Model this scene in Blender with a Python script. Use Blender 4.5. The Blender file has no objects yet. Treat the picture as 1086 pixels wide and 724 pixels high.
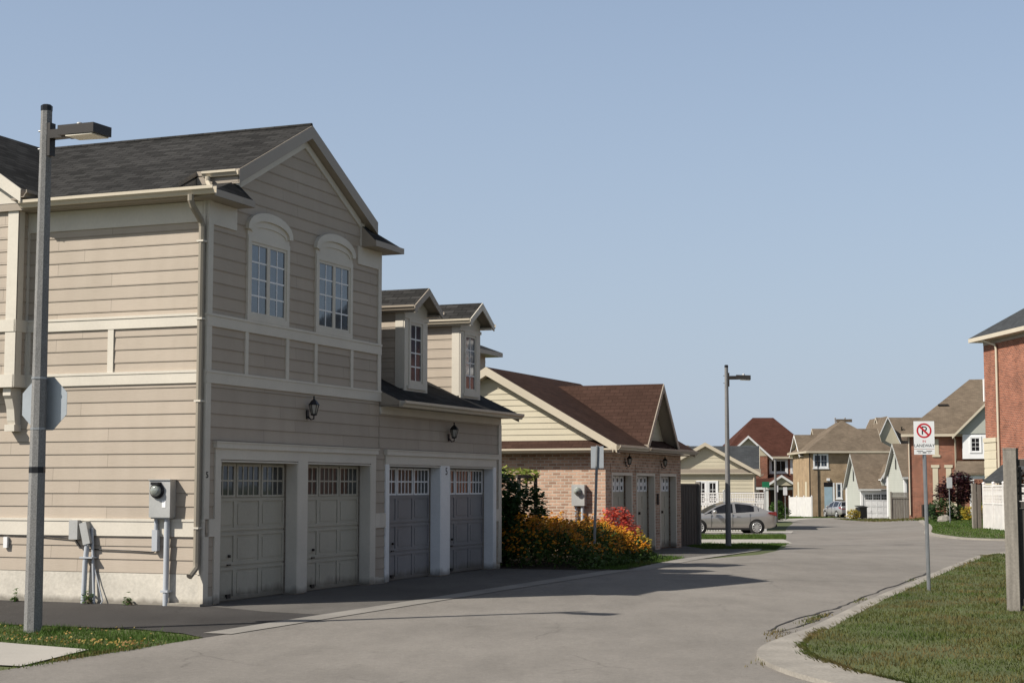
import bpy, bmesh, math, random
import numpy as np
from mathutils import Vector, Matrix
random.seed(7); rng = np.random.default_rng(7)
S = bpy.context.scene
COL = S.collection
V = Vector

# ---------------------------------------------------------------- terrain height
def sm(a, b, x):
    t = min(1, max(0, (x-a)/(b-a))); return t*t*(3-2*t)
def sp(x, k): return k*math.log1p(math.exp(x/k)) if x/k < 30 else x
def gz(X, Y):
    s = -0.016*(sp(Y-44, 3)-sp(Y-80, 5)) - 0.0085*(sp(Y-80, 5)-sp(Y-200, 8))
    w = 0.8*sm(-3, 5, X-0.243*Y)*(1-sm(112, 138, Y))*sm(40, 60, Y)
    return s*(1-w)
TH = math.radians(21.5)
D = V((math.sin(TH), math.cos(TH), 0)); W = V((-D.y, D.x, 0)); K = V((-4.387, 22.915, 0))
LANE_ROT = math.pi/2-TH
def uv(u, v, z=0): return K + D*u + W*v + V((0, 0, z))

# ---------------------------------------------------------------- mesh builder
class MB:
    def __init__(s): s.v = []; s.f = []; s.m = []; s.s = []
    def face(s, pts, mat=0, smooth=False):
        n = len(s.v); s.v += [tuple(p) for p in pts]; s.f.append(tuple(range(n, n+len(pts)))); s.m.append(mat); s.s.append(smooth)
    def grid(s, rows, mat=0, smooth=True, close=False):
        n = len(s.v); c = len(rows[0])
        for r in rows: s.v += [tuple(p) for p in r]
        for i in range(len(rows)-1):
            for j in range(c if close else c-1):
                k = (j+1) % c
                s.f.append((n+i*c+j, n+i*c+k, n+(i+1)*c+k, n+(i+1)*c+j)); s.m.append(mat); s.s.append(smooth)
    def prism(s, pts, vec, m=0, ms=None, mb=None):
        ms = m if ms is None else ms; mb = ms if mb is None else mb
        a = [V(p) for p in pts]; b = [p+V(vec) for p in a]
        s.face(a, m); s.face(b[::-1], mb)
        for i in range(len(a)):
            j = (i+1) % len(a); s.face([a[i], b[i], b[j], a[j]], ms)
    def box(s, x0, x1, y0, y1, z0, z1, m=0):
        s.prism([(x0, y0, z1), (x1, y0, z1), (x1, y1, z1), (x0, y1, z1)], (0, 0, z0-z1), m)
    def tube(s, path, r, n=8, m=0, cap=True, smooth=True):
        path = [V(p) for p in path]; rr = r if isinstance(r, (list, tuple)) else [r]*len(path)
        rows = []; up = None
        for i, p in enumerate(path):
            t = (path[min(i+1, len(path)-1)]-path[max(i-1, 0)]).normalized()
            if up is None: up = t.orthogonal().normalized() if abs(t.z) > .9 else V((0, 0, 1))
            x = t.cross(up).normalized(); y = x.cross(t).normalized(); up = y
            rows.append([p+x*rr[i]*math.cos(2*math.pi*k/n)+y*rr[i]*math.sin(2*math.pi*k/n) for k in range(n)])
        s.grid(rows, m, smooth, True)
        if cap: s.face(rows[0][::-1], m); s.face(rows[-1], m)
    def lathe(s, prof, c=(0, 0, 0), n=16, m=0, ax='z', smooth=True):
        c = V(c); rows = []
        for r, h in prof:
            ring = []
            for k in range(n):
                a = 2*math.pi*k/n; x, y = r*math.cos(a), r*math.sin(a)
                ring.append(c+(V((x, y, h)) if ax == 'z' else V((x, h, y)) if ax == 'y' else V((h, x, y))))
            rows.append(ring)
        s.grid(rows, m, smooth, True); s.face(rows[0], m); s.face(rows[-1], m)
    def build(s, name, mats, parent=None, uvs=True):
        me = bpy.data.meshes.new(name); me.from_pydata(s.v, [], s.f)
        for mm in (mats if isinstance(mats, (list, tuple)) else [mats]): me.materials.append(mm)
        me.polygons.foreach_set('material_index', s.m); me.polygons.foreach_set('use_smooth', s.s)
        if uvs and s.f:
            u = me.uv_layers.new(name='UVMap'); co = np.zeros(len(me.loops)*2)
            for p in me.polygons:
                n = p.normal
                if abs(n.z) > .985: t = V((1, 0, 0)); b = V((0, 1, 0))
                else:
                    t = V((-n.y, n.x, 0)).normalized(); b = n.cross(t)
                    if b.z < 0: b = -b
                for li in p.loop_indices:
                    q = me.vertices[me.loops[li].vertex_index].co
                    co[li*2] = q.dot(t); co[li*2+1] = q.dot(b)
            u.data.foreach_set('uv', co)
        o = bpy.data.objects.new(name, me); COL.objects.link(o)
        if parent: o.parent = parent
        return o

def tag(o, label=None, cat=None, group=None, kind=None):
    for k, x in (('label', label), ('category', cat), ('group', group), ('kind', kind)):
        if x: o[k] = x
    return o
def thing(name, label, cat, loc=(0, 0, 0), rz=0, group=None):
    o = bpy.data.objects.new(name, None); COL.objects.link(o); o.location = loc; o.rotation_euler = (0, 0, rz)
    o.empty_display_size = .2
    return tag(o, label, cat, group)
def copy_tree(o, parent=None):
    c = o.copy(); COL.objects.link(c)
    if parent: c.parent = parent
    for ch in list(o.children): copy_tree(ch, c)
    return c

# ---------------------------------------------------------------- materials
def newmat(name):
    m = bpy.data.materials.new(name); m.use_nodes = True; nt = m.node_tree
    return m, nt, nt.nodes['Principled BSDF']
def nd(nt, t, **kw):
    n = nt.nodes.new(t)
    for k, x in kw.items():
        if k in n.inputs: n.inputs[k].default_value = x
        else: setattr(n, k, x)
    return n
def c4(c): return (c[0], c[1], c[2], 1)
def ramp(nt, src, stops):
    r = nt.nodes.new('ShaderNodeValToRGB'); e = r.color_ramp.elements
    while len(e) < len(stops): e.new(.5)
    for el, (p, c) in zip(e, stops): el.position = p; el.color = c4(c)
    nt.links.new(src, r.inputs[0]); return r.outputs[0]
def mixc(nt, fac, a, b, mode='MIX'):
    m = nt.nodes.new('ShaderNodeMix'); m.data_type = 'RGBA'; m.blend_type = mode
    for sck, x in ((m.inputs[0], fac), (m.inputs[6], a), (m.inputs[7], b)):
        if hasattr(x, 'is_output'): nt.links.new(x, sck)
        elif isinstance(x, (int, float)): sck.default_value = x
        else: sck.default_value = c4(x)
    return m.outputs[2]
def noise(nt, scale, coord='Object', detail=4, stretch=None, rough=.55):
    tc = nt.nodes.new('ShaderNodeTexCoord'); out = tc.outputs[coord]
    if stretch:
        mp = nt.nodes.new('ShaderNodeMapping'); mp.inputs['Scale'].default_value = stretch; nt.links.new(out, mp.inputs[0]); out = mp.outputs[0]
    n = nd(nt, 'ShaderNodeTexNoise', Scale=scale, Detail=detail, Roughness=rough); nt.links.new(out, n.inputs['Vector'])
    return n.outputs['Fac']
def bump(nt, b, h, dist=.01, strength=.5):
    n = nd(nt, 'ShaderNodeBump', Strength=strength, Distance=dist); nt.links.new(h, n.inputs['Height']); nt.links.new(n.outputs[0], b.inputs['Normal'])
def sc(c, k): return tuple(min(1, x*k) for x in c)
def M(name, col, rough=.6, var=.12, scale=1.5, fine=40, fvar=.05, metal=0, spec=.35, bmp=0, stretch=None, dirt=0):
    m, nt, b = newmat(name)
    a = mixc(nt, ramp(nt, noise(nt, scale, stretch=stretch), [(.3, (0, 0, 0)), (.7, (1, 1, 1))]), sc(col, 1-var), sc(col, 1+var))
    if fvar: a = mixc(nt, 1.0, a, ramp(nt, noise(nt, fine), [(.25, (1-fvar*2,)*3), (.75, (1, 1, 1))]), 'MULTIPLY')
    if dirt:
        tc = nt.nodes.new('ShaderNodeTexCoord'); sx = nt.nodes.new('ShaderNodeSeparateXYZ'); nt.links.new(tc.outputs['Object'], sx.inputs[0])
        ad = nt.nodes.new('ShaderNodeMath'); ad.operation = 'MULTIPLY_ADD'; ad.inputs[1].default_value = -1.0/dirt; ad.inputs[2].default_value = .75; nt.links.new(sx.outputs['Z'], ad.inputs[0])
        a2 = nt.nodes.new('ShaderNodeMath'); a2.operation = 'ADD'; nt.links.new(ad.outputs[0], a2.inputs[0]); nt.links.new(noise(nt, 5, stretch=(1, 1, .35), detail=6), a2.inputs[1])
        a = mixc(nt, ramp(nt, a2.outputs[0], [(.55, (0, 0, 0)), (1.2, (.7, .7, .7))]), a, (.11, .095, .075))
    nt.links.new(a, b.inputs['Base Color'])
    b.inputs['Roughness'].default_value = rough; b.inputs['Metallic'].default_value = metal; b.inputs['Specular IOR Level'].default_value = spec
    if bmp: bump(nt, b, noise(nt, fine*1.5), bmp)
    return m
def brickmat(name, c1, c2, mortar, *, w=.215, h=.076, ms=.008, rough=.85, offs=.5, bmp=.006, var=.18, nscale=1.2, spec=.2):
    m, nt, b = newmat(name)
    tc = nt.nodes.new('ShaderNodeTexCoord')
    bt = nd(nt, 'ShaderNodeTexBrick', Color1=c4(c1), Color2=c4(c2), Mortar=c4(mortar), Scale=1.0)
    bt.inputs['Mortar Size'].default_value = ms; bt.inputs['Brick Width'].default_value = w; bt.inputs['Row Height'].default_value = h
    bt.inputs['Mortar Smooth'].default_value = .2; bt.offset = offs; bt.inputs['Bias'].default_value = -.1
    nt.links.new(tc.outputs['UV'], bt.inputs['Vector'])
    a = mixc(nt, 1.0, bt.outputs['Color'], ramp(nt, noise(nt, nscale, detail=5), [(.3, (1-var*2,)*3), (.7, (1, 1, 1))]), 'MULTIPLY')
    a = mixc(nt, 1.0, a, ramp(nt, noise(nt, 14, detail=3), [(.3, (1-var,)*3), (.7, (1, 1, 1))]), 'MULTIPLY')
    nt.links.new(a, b.inputs['Base Color']); b.inputs['Roughness'].default_value = rough; b.inputs['Specular IOR Level'].default_value = spec
    inv = nt.nodes.new('ShaderNodeMath'); inv.operation = 'SUBTRACT'; inv.inputs[0].default_value = 1; nt.links.new(bt.outputs['Fac'], inv.inputs[1])
    bump(nt, b, inv.outputs[0], bmp, .8)
    return m
def boardmat(name, c, exp=.19, z0=.46, rough=.62):
    m, nt, b = newmat(name); tc = nt.nodes.new('ShaderNodeTexCoord'); mp = nt.nodes.new('ShaderNodeMapping'); mp.inputs['Location'].default_value = (0, -z0, 0); nt.links.new(tc.outputs['UV'], mp.inputs[0])
    bt = nd(nt, 'ShaderNodeTexBrick', Color1=c4(sc(c, 1.045)), Color2=c4(sc(c, .945)), Mortar=c4(sc(c, .55)), Scale=1.0); bt.offset = .37; bt.offset_frequency = 2; bt.squash_frequency = 3; bt.squash = 1.3
    bt.inputs['Mortar Size'].default_value = .0035; bt.inputs['Brick Width'].default_value = 2.6; bt.inputs['Row Height'].default_value = exp; bt.inputs['Mortar Smooth'].default_value = .0
    nt.links.new(mp.outputs[0], bt.inputs['Vector'])
    a = mixc(nt, 1.0, bt.outputs['Color'], ramp(nt, noise(nt, 1.1, detail=5), [(.3, (.93, .93, .92)), (.7, (1.02, 1.02, 1.02))]), 'MULTIPLY')
    a = mixc(nt, 1.0, a, ramp(nt, noise(nt, 3.5, stretch=(1, 1, .12), detail=5), [(.35, (.955, .95, .945)), (.6, (1, 1, 1))]), 'MULTIPLY')
    a = mixc(nt, 1.0, a, ramp(nt, noise(nt, 26, stretch=(.25, .25, 3)), [(.3, (.97, .97, .97)), (.7, (1.02, 1.02, 1.02))]), 'MULTIPLY')
    nt.links.new(a, b.inputs['Base Color']); b.inputs['Roughness'].default_value = rough; b.inputs['Specular IOR Level'].default_value = .3
    bump(nt, b, noise(nt, 20, stretch=(.3, .3, 4)), .004, .4); return m
def shingle(name, c, k=1.0, con=.14):
    return brickmat(name, sc(c, 1+con), sc(c, 1-con), sc(c, 1-1.3*con), w=.27*k, h=.125*k, ms=.008, rough=.93, bmp=.01, var=.14, nscale=.9, spec=.06)
def leafmat(name, cols, rough=.6):
    m, nt, b = newmat(name); g = nt.nodes.new('ShaderNodeNewGeometry')
    k = len(cols); a = ramp(nt, g.outputs['Random Per Island'], [(i/(k-1) if k > 1 else 0, c) for i, c in enumerate(cols)])
    a = mixc(nt, 1.0, a, ramp(nt, noise(nt, 2.5), [(.3, (.72,)*3), (.7, (1.1,)*3)]), 'MULTIPLY')
    nt.links.new(a, b.inputs['Base Color']); b.inputs['Roughness'].default_value = rough; b.inputs['Specular IOR Level'].default_value = .25
    t = nd(nt, 'ShaderNodeBsdfTranslucent'); nt.links.new(a, t.inputs['Color'])
    mx = nd(nt, 'ShaderNodeMixShader', Fac=.3); nt.links.new(b.outputs[0], mx.inputs[1]); nt.links.new(t.outputs[0], mx.inputs[2])
    nt.links.new(mx.outputs[0], nt.nodes['Material Output'].inputs[0])
    return m
def grassmat(name, green, dry, thr=(.45, .62), nscale=.55):
    m, nt, b = newmat(name); g = nt.nodes.new('ShaderNodeNewGeometry')
    n1 = noise(nt, nscale, detail=6, rough=.65)
    gg = mixc(nt, g.outputs['Random Per Island'], sc(green, .65), sc(green, 1.35))
    dd = mixc(nt, g.outputs['Random Per Island'], sc(dry, .7), sc(dry, 1.3))
    a = mixc(nt, ramp(nt, n1, [(thr[0], (0, 0, 0)), (thr[1], (1, 1, 1))]), gg, dd)
    nt.links.new(a, b.inputs['Base Color']); b.inputs['Roughness'].default_value = .75; b.inputs['Specular IOR Level'].default_value = .15
    t = nd(nt, 'ShaderNodeBsdfTranslucent'); nt.links.new(a, t.inputs['Color'])
    mx = nd(nt, 'ShaderNodeMixShader', Fac=.3); nt.links.new(b.outputs[0], mx.inputs[1]); nt.links.new(t.outputs[0], mx.inputs[2])
    nt.links.new(mx.outputs[0], nt.nodes['Material Output'].inputs[0])
    return m
def asphalt(name, col, patch=.12):
    m, nt, b = newmat(name)
    big = noise(nt, .22, detail=5, rough=.6); mid = noise(nt, 1.6, detail=6, rough=.65, stretch=(1, .35, 1)); fine = noise(nt, 130, detail=2)
    a = mixc(nt, ramp(nt, big, [(.35, (0, 0, 0)), (.65, (1, 1, 1))]), sc(col, 1-patch), sc(col, 1+patch*.6))
    a = mixc(nt, 1.0, a, ramp(nt, mid, [(.25, (.8, .8, .8)), (.6, (1, 1, 1))]), 'MULTIPLY')
    a = mixc(nt, 1.0, a, ramp(nt, fine, [(.3, (.72, .72, .72)), (.7, (1.12, 1.1, 1.08))]), 'MULTIPLY')
    a = mixc(nt, 1.0, a, ramp(nt, noise(nt, 16, detail=5, rough=.75), [(.3, (.84, .84, .84)), (.7, (1.08, 1.08, 1.08))]), 'MULTIPLY')
    st = ramp(nt, noise(nt, .8, detail=6, rough=.7), [(.60, (1, 1, 1)), (.72, (.83, .83, .82))]); a = mixc(nt, 1.0, a, st, 'MULTIPLY')
    vo = nd(nt, 'ShaderNodeTexVoronoi', Scale=.33); vo.feature = 'DISTANCE_TO_EDGE'
    tc = nt.nodes.new('ShaderNodeTexCoord'); nz = nd(nt, 'ShaderNodeTexNoise', Scale=1.3, Detail=5); nt.links.new(tc.outputs['Object'], nz.inputs['Vector'])
    wv = mixc(nt, .45, tc.outputs['Object'], nz.outputs['Color'], 'ADD'); nt.links.new(wv, vo.inputs['Vector'])
    cr = ramp(nt, vo.outputs['Distance'], [(0.0, (.72, .72, .72)), (.006, (1, 1, 1))])
    cr2 = mixc(nt, ramp(nt, noise(nt, .5), [(.5, (0, 0, 0)), (.6, (1, 1, 1))]), (1, 1, 1), cr)
    a = mixc(nt, 1.0, a, cr2, 'MULTIPLY')
    nt.links.new(a, b.inputs['Base Color']); b.inputs['Roughness'].default_value = .9; b.inputs['Specular IOR Level'].default_value = .2
    bump(nt, b, fine, .008, .6)
    return m
def glassmat(name, col=(.03, .04, .05), ior=1.75):
    m, nt, b = newmat(name)
    a = mixc(nt, ramp(nt, noise(nt, 2.2), [(.4, (0, 0, 0)), (.6, (1, 1, 1))]), sc(col, .7), sc(col, 1.4)); nt.links.new(a, b.inputs['Base Color'])
    b.inputs['Roughness'].default_value = .04; b.inputs['IOR'].default_value = ior
    bump(nt, b, noise(nt, 1.3), .01, .12)
    return m

siding_m = boardmat('tan_lap_siding', (.395, .334, .272))
trim_m = M('cream_trim_paint', (.575, .53, .455), .5, .07, 1.2, 25, .04, dirt=.2)
white_trim = M('white_trim_paint', (.74, .74, .74), .5, .06, 1.5, 25, .04, dirt=.22)
soffit_m = M('taupe_fascia_metal', (.30, .255, .205), .45, .05, 1.2, 25, .02)
pipe_m = M('olive_taupe_pipe', (.25, .22, .175), .5, .06, 1.2, 25, .03)
gutter_m = M('tan_gutter_metal', (.50, .44, .345), .38, .05, 1.2, 25, .03)
door_tan = M('tan_door_paint', (.41, .38, .31), .5, .09, 1.0, 20, .05, dirt=.3)
door_grey = M('grey_door_paint', (.22, .215, .22), .5, .09, 1.0, 20, .05, dirt=.3)
dark_shingle = shingle('charcoal_shingles', (.038, .037, .036), con=.38)
brown_shingle = shingle('brown_shingles', (.060, .034, .026))
red_shingle = shingle('red_brown_shingles', (.082, .036, .027))
grey_shingle = shingle('grey_brown_shingles', (.175, .138, .103))
slate_shingle = shingle('slate_grey_shingles', (.06, .064, .068))
brick_tan = brickmat('tan_pink_brick', (.60, .385, .275), (.31, .18, .125), (.55, .46, .37), ms=.013, var=.12)
brick_red = brickmat('orange_red_brick', (.37, .125, .073), (.20, .062, .04), (.40, .27, .20), ms=.011)
brick_dark = brickmat('dark_brown_brick', (.10, .042, .028), (.07, .03, .02), (.12, .09, .07), ms=.009)
brick_yellow = brickmat('buff_brick', (.45, .32, .195), (.36, .25, .15), (.42, .33, .23), ms=.009)
parge_m = M('pale_parged_concrete', (.56, .52, .45), .85, .14, 1.3, 18, .1, bmp=.008, dirt=.16)
concrete_m = M('old_concrete', (.30, .275, .24), .9, .2, 1.1, 30, .16, bmp=.008)
strip_m = M('worn_gutter_concrete', (.245, .228, .206), .9, .16, .9, 45, .12, bmp=.005)
walk_m = M('pale_sidewalk_concrete', (.36, .335, .30), .9, .08, .8, 50, .08, bmp=.004)
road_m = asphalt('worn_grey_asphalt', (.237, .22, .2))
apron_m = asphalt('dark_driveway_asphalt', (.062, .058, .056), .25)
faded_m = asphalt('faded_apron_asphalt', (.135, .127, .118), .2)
ground_m = M('lawn_soil', (.085, .10, .035), .95, .25, .6, 25, .15)
glass_m = glassmat('window_glass', (.035, .05, .07), 1.9)
dark_glass = glassmat('dark_glass', (.012, .012, .014), 1.6)
door_glass = glassmat('garage_door_glass', (.045, .046, .045), 1.42)
black_metal = M('black_lamp_metal', (.018, .018, .02), .4, .1, 5, 40, .05, .3)
bronze_metal = M('dark_bronze_metal', (.036, .032, .029), .45, .1, 3, 40, .05, .3)
grey_metal = M('grey_painted_steel', (.40, .40, .39), .45, .07, 3, 30, .05, .2)
galv_m = M('galvanised_steel', (.36, .37, .38), .42, .12, 6, 45, .08, .6)
pvc_m = M('grey_plastic_pipe', (.40, .42, .45), .4, .05, 3, 30, .03)
pole_m = M('speckled_pole_concrete', (.26, .255, .25), .8, .12, 2, 70, .3, bmp=.003)
dial_m = M('meter_glass', (.30, .32, .29), .08, .25, 14, 40, .2, spec=.8)
lamp_lens = M('frosted_lens', (.72, .66, .55), .35, .04, 3, 20, .02)
wood_m = M('weathered_fence_wood', (.225, .203, .176), .85, .26, 3, 40, .14, stretch=(6, 6, .5), bmp=.004)
wood_dark = M('shaded_and_dark_wood', (.06, .052, .046), .8, .25, 3, 40, .12, stretch=(6, 6, .5))  # fence panels' shade put into the colour; the trellis is dark wood
white_wood = M('white_fence_paint', (.66, .64, .62), .6, .08, 2, 25, .06)
cream_stucco = M('cream_siding', (.50, .45, .34), .7, .05, .8, 20, .03)
pale_siding = M('pale_grey_green_siding', (.37, .38, .34), .65, .05, .8, 20, .03)
leaf_dark = leafmat('dark_leaves', [(.02, .05, .012), (.035, .075, .02), (.05, .09, .025)])
leaf_mid = leafmat('green_leaves', [(.04, .09, .02), (.07, .14, .03), (.10, .16, .04)])
leaf_bed = leafmat('flower_bed_leaves', [(.03, .06, .014), (.055, .10, .022), (.08, .13, .03)])
leaf_lime = leafmat('lime_vine_leaves', [(.16, .22, .04), (.22, .27, .05), (.28, .30, .07)])
leaf_purple = leafmat('burgundy_leaves', [(.035, .012, .016), (.055, .018, .022), (.07, .025, .03)])
leaf_red = leafmat('scarlet_leaves', [(.48, .045, .04), (.60, .10, .07), (.66, .20, .12), (.42, .035, .038)])
leaf_yellow = leafmat('golden_leaves', [(.40, .30, .03), (.5, .36, .05), (.3, .28, .05)])
petal_m = leafmat('orange_petals', [(.50, .155, .008), (.62, .24, .010), (.70, .36, .016)])
seed_m = M('dark_seed_heads', (.03, .015, .008), .8)
stem_m = M('brown_twigs', (.08, .06, .035), .8)
grass_m = grassmat('verge_grass', (.058, .092, .018), (.155, .112, .045), (.40, .64), .8)
grass_green = grassmat('patch_grass', (.06, .108, .02), (.14, .125, .04), (.52, .75), .9)
fallen_m = leafmat('fallen_yellow_leaves', [(.36, .27, .06), (.28, .15, .06), (.40, .33, .10)])
crack_m = M('crack_filler', (.045, .042, .04), .9)
rubber_m = M('tyre_rubber', (.02, .02, .02), .8, .05, 5, 30, .03)
rim_m = M('silver_alloy', (.62, .62, .62), .3, .03, 5, 30, .02, .7)
tail_m = M('red_tail_lens', (.25, .012, .015), .2, .05, 5, 30, .02, spec=.6)
sign_white = M('sign_white', (.78, .78, .78), .45, .03, 4, 30, .02)
sign_red = M('sign_red', (.50, .02, .03), .45, .03, 4, 30, .02)
sign_black = M('sign_black', (.02, .02, .02), .5, .03, 4, 30, .02)
sign_green = M('sign_green', (.02, .20, .09), .45, .03, 4, 30, .02)
sign_back = M('sign_back_metal', (.40, .43, .46), .4, .06, 3, 30, .03, .45)
def carpaint(name, c, metal=.6):
    m, nt, b = newmat(name)
    a = mixc(nt, noise(nt, 3), sc(c, .93), sc(c, 1.07)); nt.links.new(a, b.inputs['Base Color'])
    b.inputs['Metallic'].default_value = metal; b.inputs['Roughness'].default_value = .32; b.inputs['Coat Weight'].default_value = .6; b.inputs['Coat Roughness'].default_value = .06
    return m
silver_paint = carpaint('silver_car_paint', (.42, .405, .39)); grey_paint = carpaint('pale_silver_paint', (.46, .45, .45)); dark_paint = carpaint('dark_car_paint', (.03, .035, .045), .3)

# ---------------------------------------------------------------- world, sun, camera
S.world = bpy.data.worlds.new('World'); S.world.use_nodes = True
wn = S.world.node_tree; bg = wn.nodes['Background']
SUN_EL = math.radians(41.0); SUN_H = V((-.913, -.408, 0)).normalized()
sun_dir = SUN_H*math.cos(SUN_EL) + V((0, 0, math.sin(SUN_EL)))
sky = wn.nodes.new('ShaderNodeTexSky'); sky.sky_type = 'NISHITA'; sky.sun_disc = False
sky.sun_elevation = SUN_EL; sky.sun_rotation = math.atan2(sun_dir.x, sun_dir.y)
sky.altitude = 100; sky.air_density = 1.0; sky.dust_density = 1.3; sky.ozone_density = 1.0
# a late-summer haze band: the sky's own colour levels off towards the horizon
wt = wn.nodes.new('ShaderNodeTexCoord'); wx = wn.nodes.new('ShaderNodeSeparateXYZ'); wn.links.new(wt.outputs['Generated'], wx.inputs[0])
wr = wn.nodes.new('ShaderNodeMapRange'); wr.inputs[1].default_value = -.02; wr.inputs[2].default_value = .42; wr.inputs[3].default_value = .92; wr.inputs[4].default_value = .28
wn.links.new(wx.outputs['Z'], wr.inputs[0])
wm_ = wn.nodes.new('ShaderNodeMix'); wm_.data_type = 'RGBA'; wn.links.new(wr.outputs[0], wm_.inputs[0]); wn.links.new(sky.outputs[0], wm_.inputs[6]); wm_.inputs[7].default_value = (3.25, 3.85, 4.85, 1)
wz = wn.nodes.new('ShaderNodeMapRange'); wz.inputs[1].default_value = .33; wz.inputs[2].default_value = .62; wz.inputs[3].default_value = 0; wz.inputs[4].default_value = .62
wn.links.new(wx.outputs['Z'], wz.inputs[0])
wk = wn.nodes.new('ShaderNodeMix'); wk.data_type = 'RGBA'; wn.links.new(wz.outputs[0], wk.inputs[0]); wn.links.new(wm_.outputs[2], wk.inputs[6]); wk.inputs[7].default_value = (1.35, 1.4, 1.5, 1)
wn.links.new(wk.outputs[2], bg.inputs[0]); bg.inputs[1].default_value = .10
sl = bpy.data.lights.new('sun', 'SUN'); sl.energy = 5.0; sl.angle = math.radians(.55); sl.color = (1, .94, .84)
so = bpy.data.objects.new('sun', sl); COL.objects.link(so); so.rotation_euler = sun_dir.to_track_quat('Z', 'Y').to_euler(); so.location = (-20, -10, 30)
S.view_settings.view_transform = 'Standard'; S.view_settings.look = 'None'; S.view_settings.gamma = 1; S.view_settings.exposure = 0.42
cam = bpy.data.cameras.new('camera'); co = bpy.data.objects.new('camera', cam); COL.objects.link(co); S.camera = co
cam.sensor_width = 36; cam.lens = 36*1700/1086; cam.clip_end = 6000; cam.clip_start = .1
co.location = (0, 0, 1.7); co.rotation_euler = (math.radians(90+5.16), 0, 0)

# ---------------------------------------------------------------- ground
def drape(name, poly, mat, off, label=None, kind='structure', thick=0, cell=1.0, parent=None):
    bm = bmesh.new(); vs = [bm.verts.new((p[0], p[1], 0)) for p in poly]; bm.faces.new(vs)
    bmesh.ops.triangulate(bm, faces=bm.faces[:])
    xs = [p[0] for p in poly]; ys = [p[1] for p in poly]
    for i in range(math.ceil(min(xs)/cell), math.floor(max(xs)/cell)+1):
        bmesh.ops.bisect_plane(bm, geom=bm.verts[:]+bm.edges[:]+bm.faces[:], plane_co=(i*cell, 0, 0), plane_no=(1, 0, 0))
    for i in range(math.ceil(min(ys)/cell), math.floor(max(ys)/cell)+1):
        bmesh.ops.bisect_plane(bm, geom=bm.verts[:]+bm.edges[:]+bm.faces[:], plane_co=(0, i*cell, 0), plane_no=(0, 1, 0))
    for vv in bm.verts: vv.co.z = gz(vv.co.x, vv.co.y)+off
    if thick:
        r = bmesh.ops.extrude_face_region(bm, geom=bm.faces[:])
        for e in r['geom']:
            if isinstance(e, bmesh.types.BMVert): e.co.z -= thick
    bmesh.ops.recalc_face_normals(bm, faces=bm.faces[:])
    me = bpy.data.meshes.new(name); bm.to_mesh(me); bm.free(); me.materials.append(mat)
    me.polygons.foreach_set('use_smooth', [not thick]*len(me.polygons))
    o = bpy.data.objects.new(name, me); COL.objects.link(o)
    if parent: o.parent = parent
    return tag(o, label, kind=kind)
def UVs(pts): return [tuple(uv(a, b))[:2] for a, b in pts]
def smoothpath(pts, n=6):
    out = []
    P = [V((p[0], p[1])) for p in pts]
    for i in range(len(P)-1):
        p0, p1, p2, p3 = P[max(i-1, 0)], P[i], P[i+1], P[min(i+2, len(P)-1)]
        for k in range(n):
            t = k/n
            out.append(tuple(.5*((2*p1)+(p2-p0)*t+(2*p0-5*p1+4*p2-p3)*t*t+(3*p1-p0-3*p2+p3)*t**3)))
    out.append(tuple(P[-1])); return out
# base sheet: fine near, coarse far
gx = sorted(set(list(np.arange(-30, 61, 1.0))+list(range(-120, 161, 15))+[-2500, -1200, -500, -250, 250, 500, 1200, 2500]))
gy = sorted(set(list(np.arange(-4, 181, 1.0))+list(range(-60, 260, 15))+[-500, -150, 400, 700, 1500, 3000]))
g = MB(); g.grid([[(x, y, gz(x, y)) for x in gx] for y in gy]); tag(g.build('ground', ground_m, uvs=False), kind='structure')

# lane and side street (asphalt)
near_right = smoothpath([(7.5, 10.6), (4.5, 11.4), (3.2, 12.6), (2.6, 14.1), (2.4, 15.5), (2.52, 16.6), (2.95, 17.8), (3.45, 18.9)], 5)
right_curb = near_right + UVs([(4, -8.65), (14, -8.62), (20, -8.66)])
mouth = smoothpath([tuple(uv(20, -8.66))[:2], (11.6, 39.6), (12.6, 41.2), (14.5, 42.2), (20, 43), (60, 44)], 5)
isl = smoothpath([(60, 51), (22, 50.8), (17.5, 51.2), (15.9, 52.6), (15.2, 55), (15.6, 59.6), (16.6, 65), (18.2, 71), (21, 82), (25.2, 100), (30.5, 122), (36, 132), (48, 137), (70, 139)], 5)
left_far = smoothpath([(70, 150), (45, 149), (32, 147), (26.5, 143), (22.5, 130), (19.5, 112), (16.6, 97), (14.6, 86), (12.9, 76), (11.2, 66), (9.9, 58.5), (8.5, 50), (7.45, 44.6), (6.2, 40.5)], 5)
left_edge = UVs([(17, -2.75), (11.5, -2.75), (6, -2.62), (0, -2.6), (-8, -2.6), (-14, -3.4)])
road_poly = [(-6, 3)] + [(12, 3)] + right_curb + mouth[1:] + isl + left_far + left_edge
drape('road', road_poly, road_m, .012)
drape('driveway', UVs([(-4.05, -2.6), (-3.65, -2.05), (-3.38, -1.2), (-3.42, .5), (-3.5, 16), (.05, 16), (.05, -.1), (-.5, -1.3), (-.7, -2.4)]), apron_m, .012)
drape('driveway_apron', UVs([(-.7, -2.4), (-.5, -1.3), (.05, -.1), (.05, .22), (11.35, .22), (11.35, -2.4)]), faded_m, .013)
drape('garage_apron', UVs([(17.2, -2.4), (17.6, .3), (25.0, .3), (28.6, .3), (24.6, -2.0), (23, -2.75), (18.5, -2.75)]), faded_m, .016)
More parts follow.
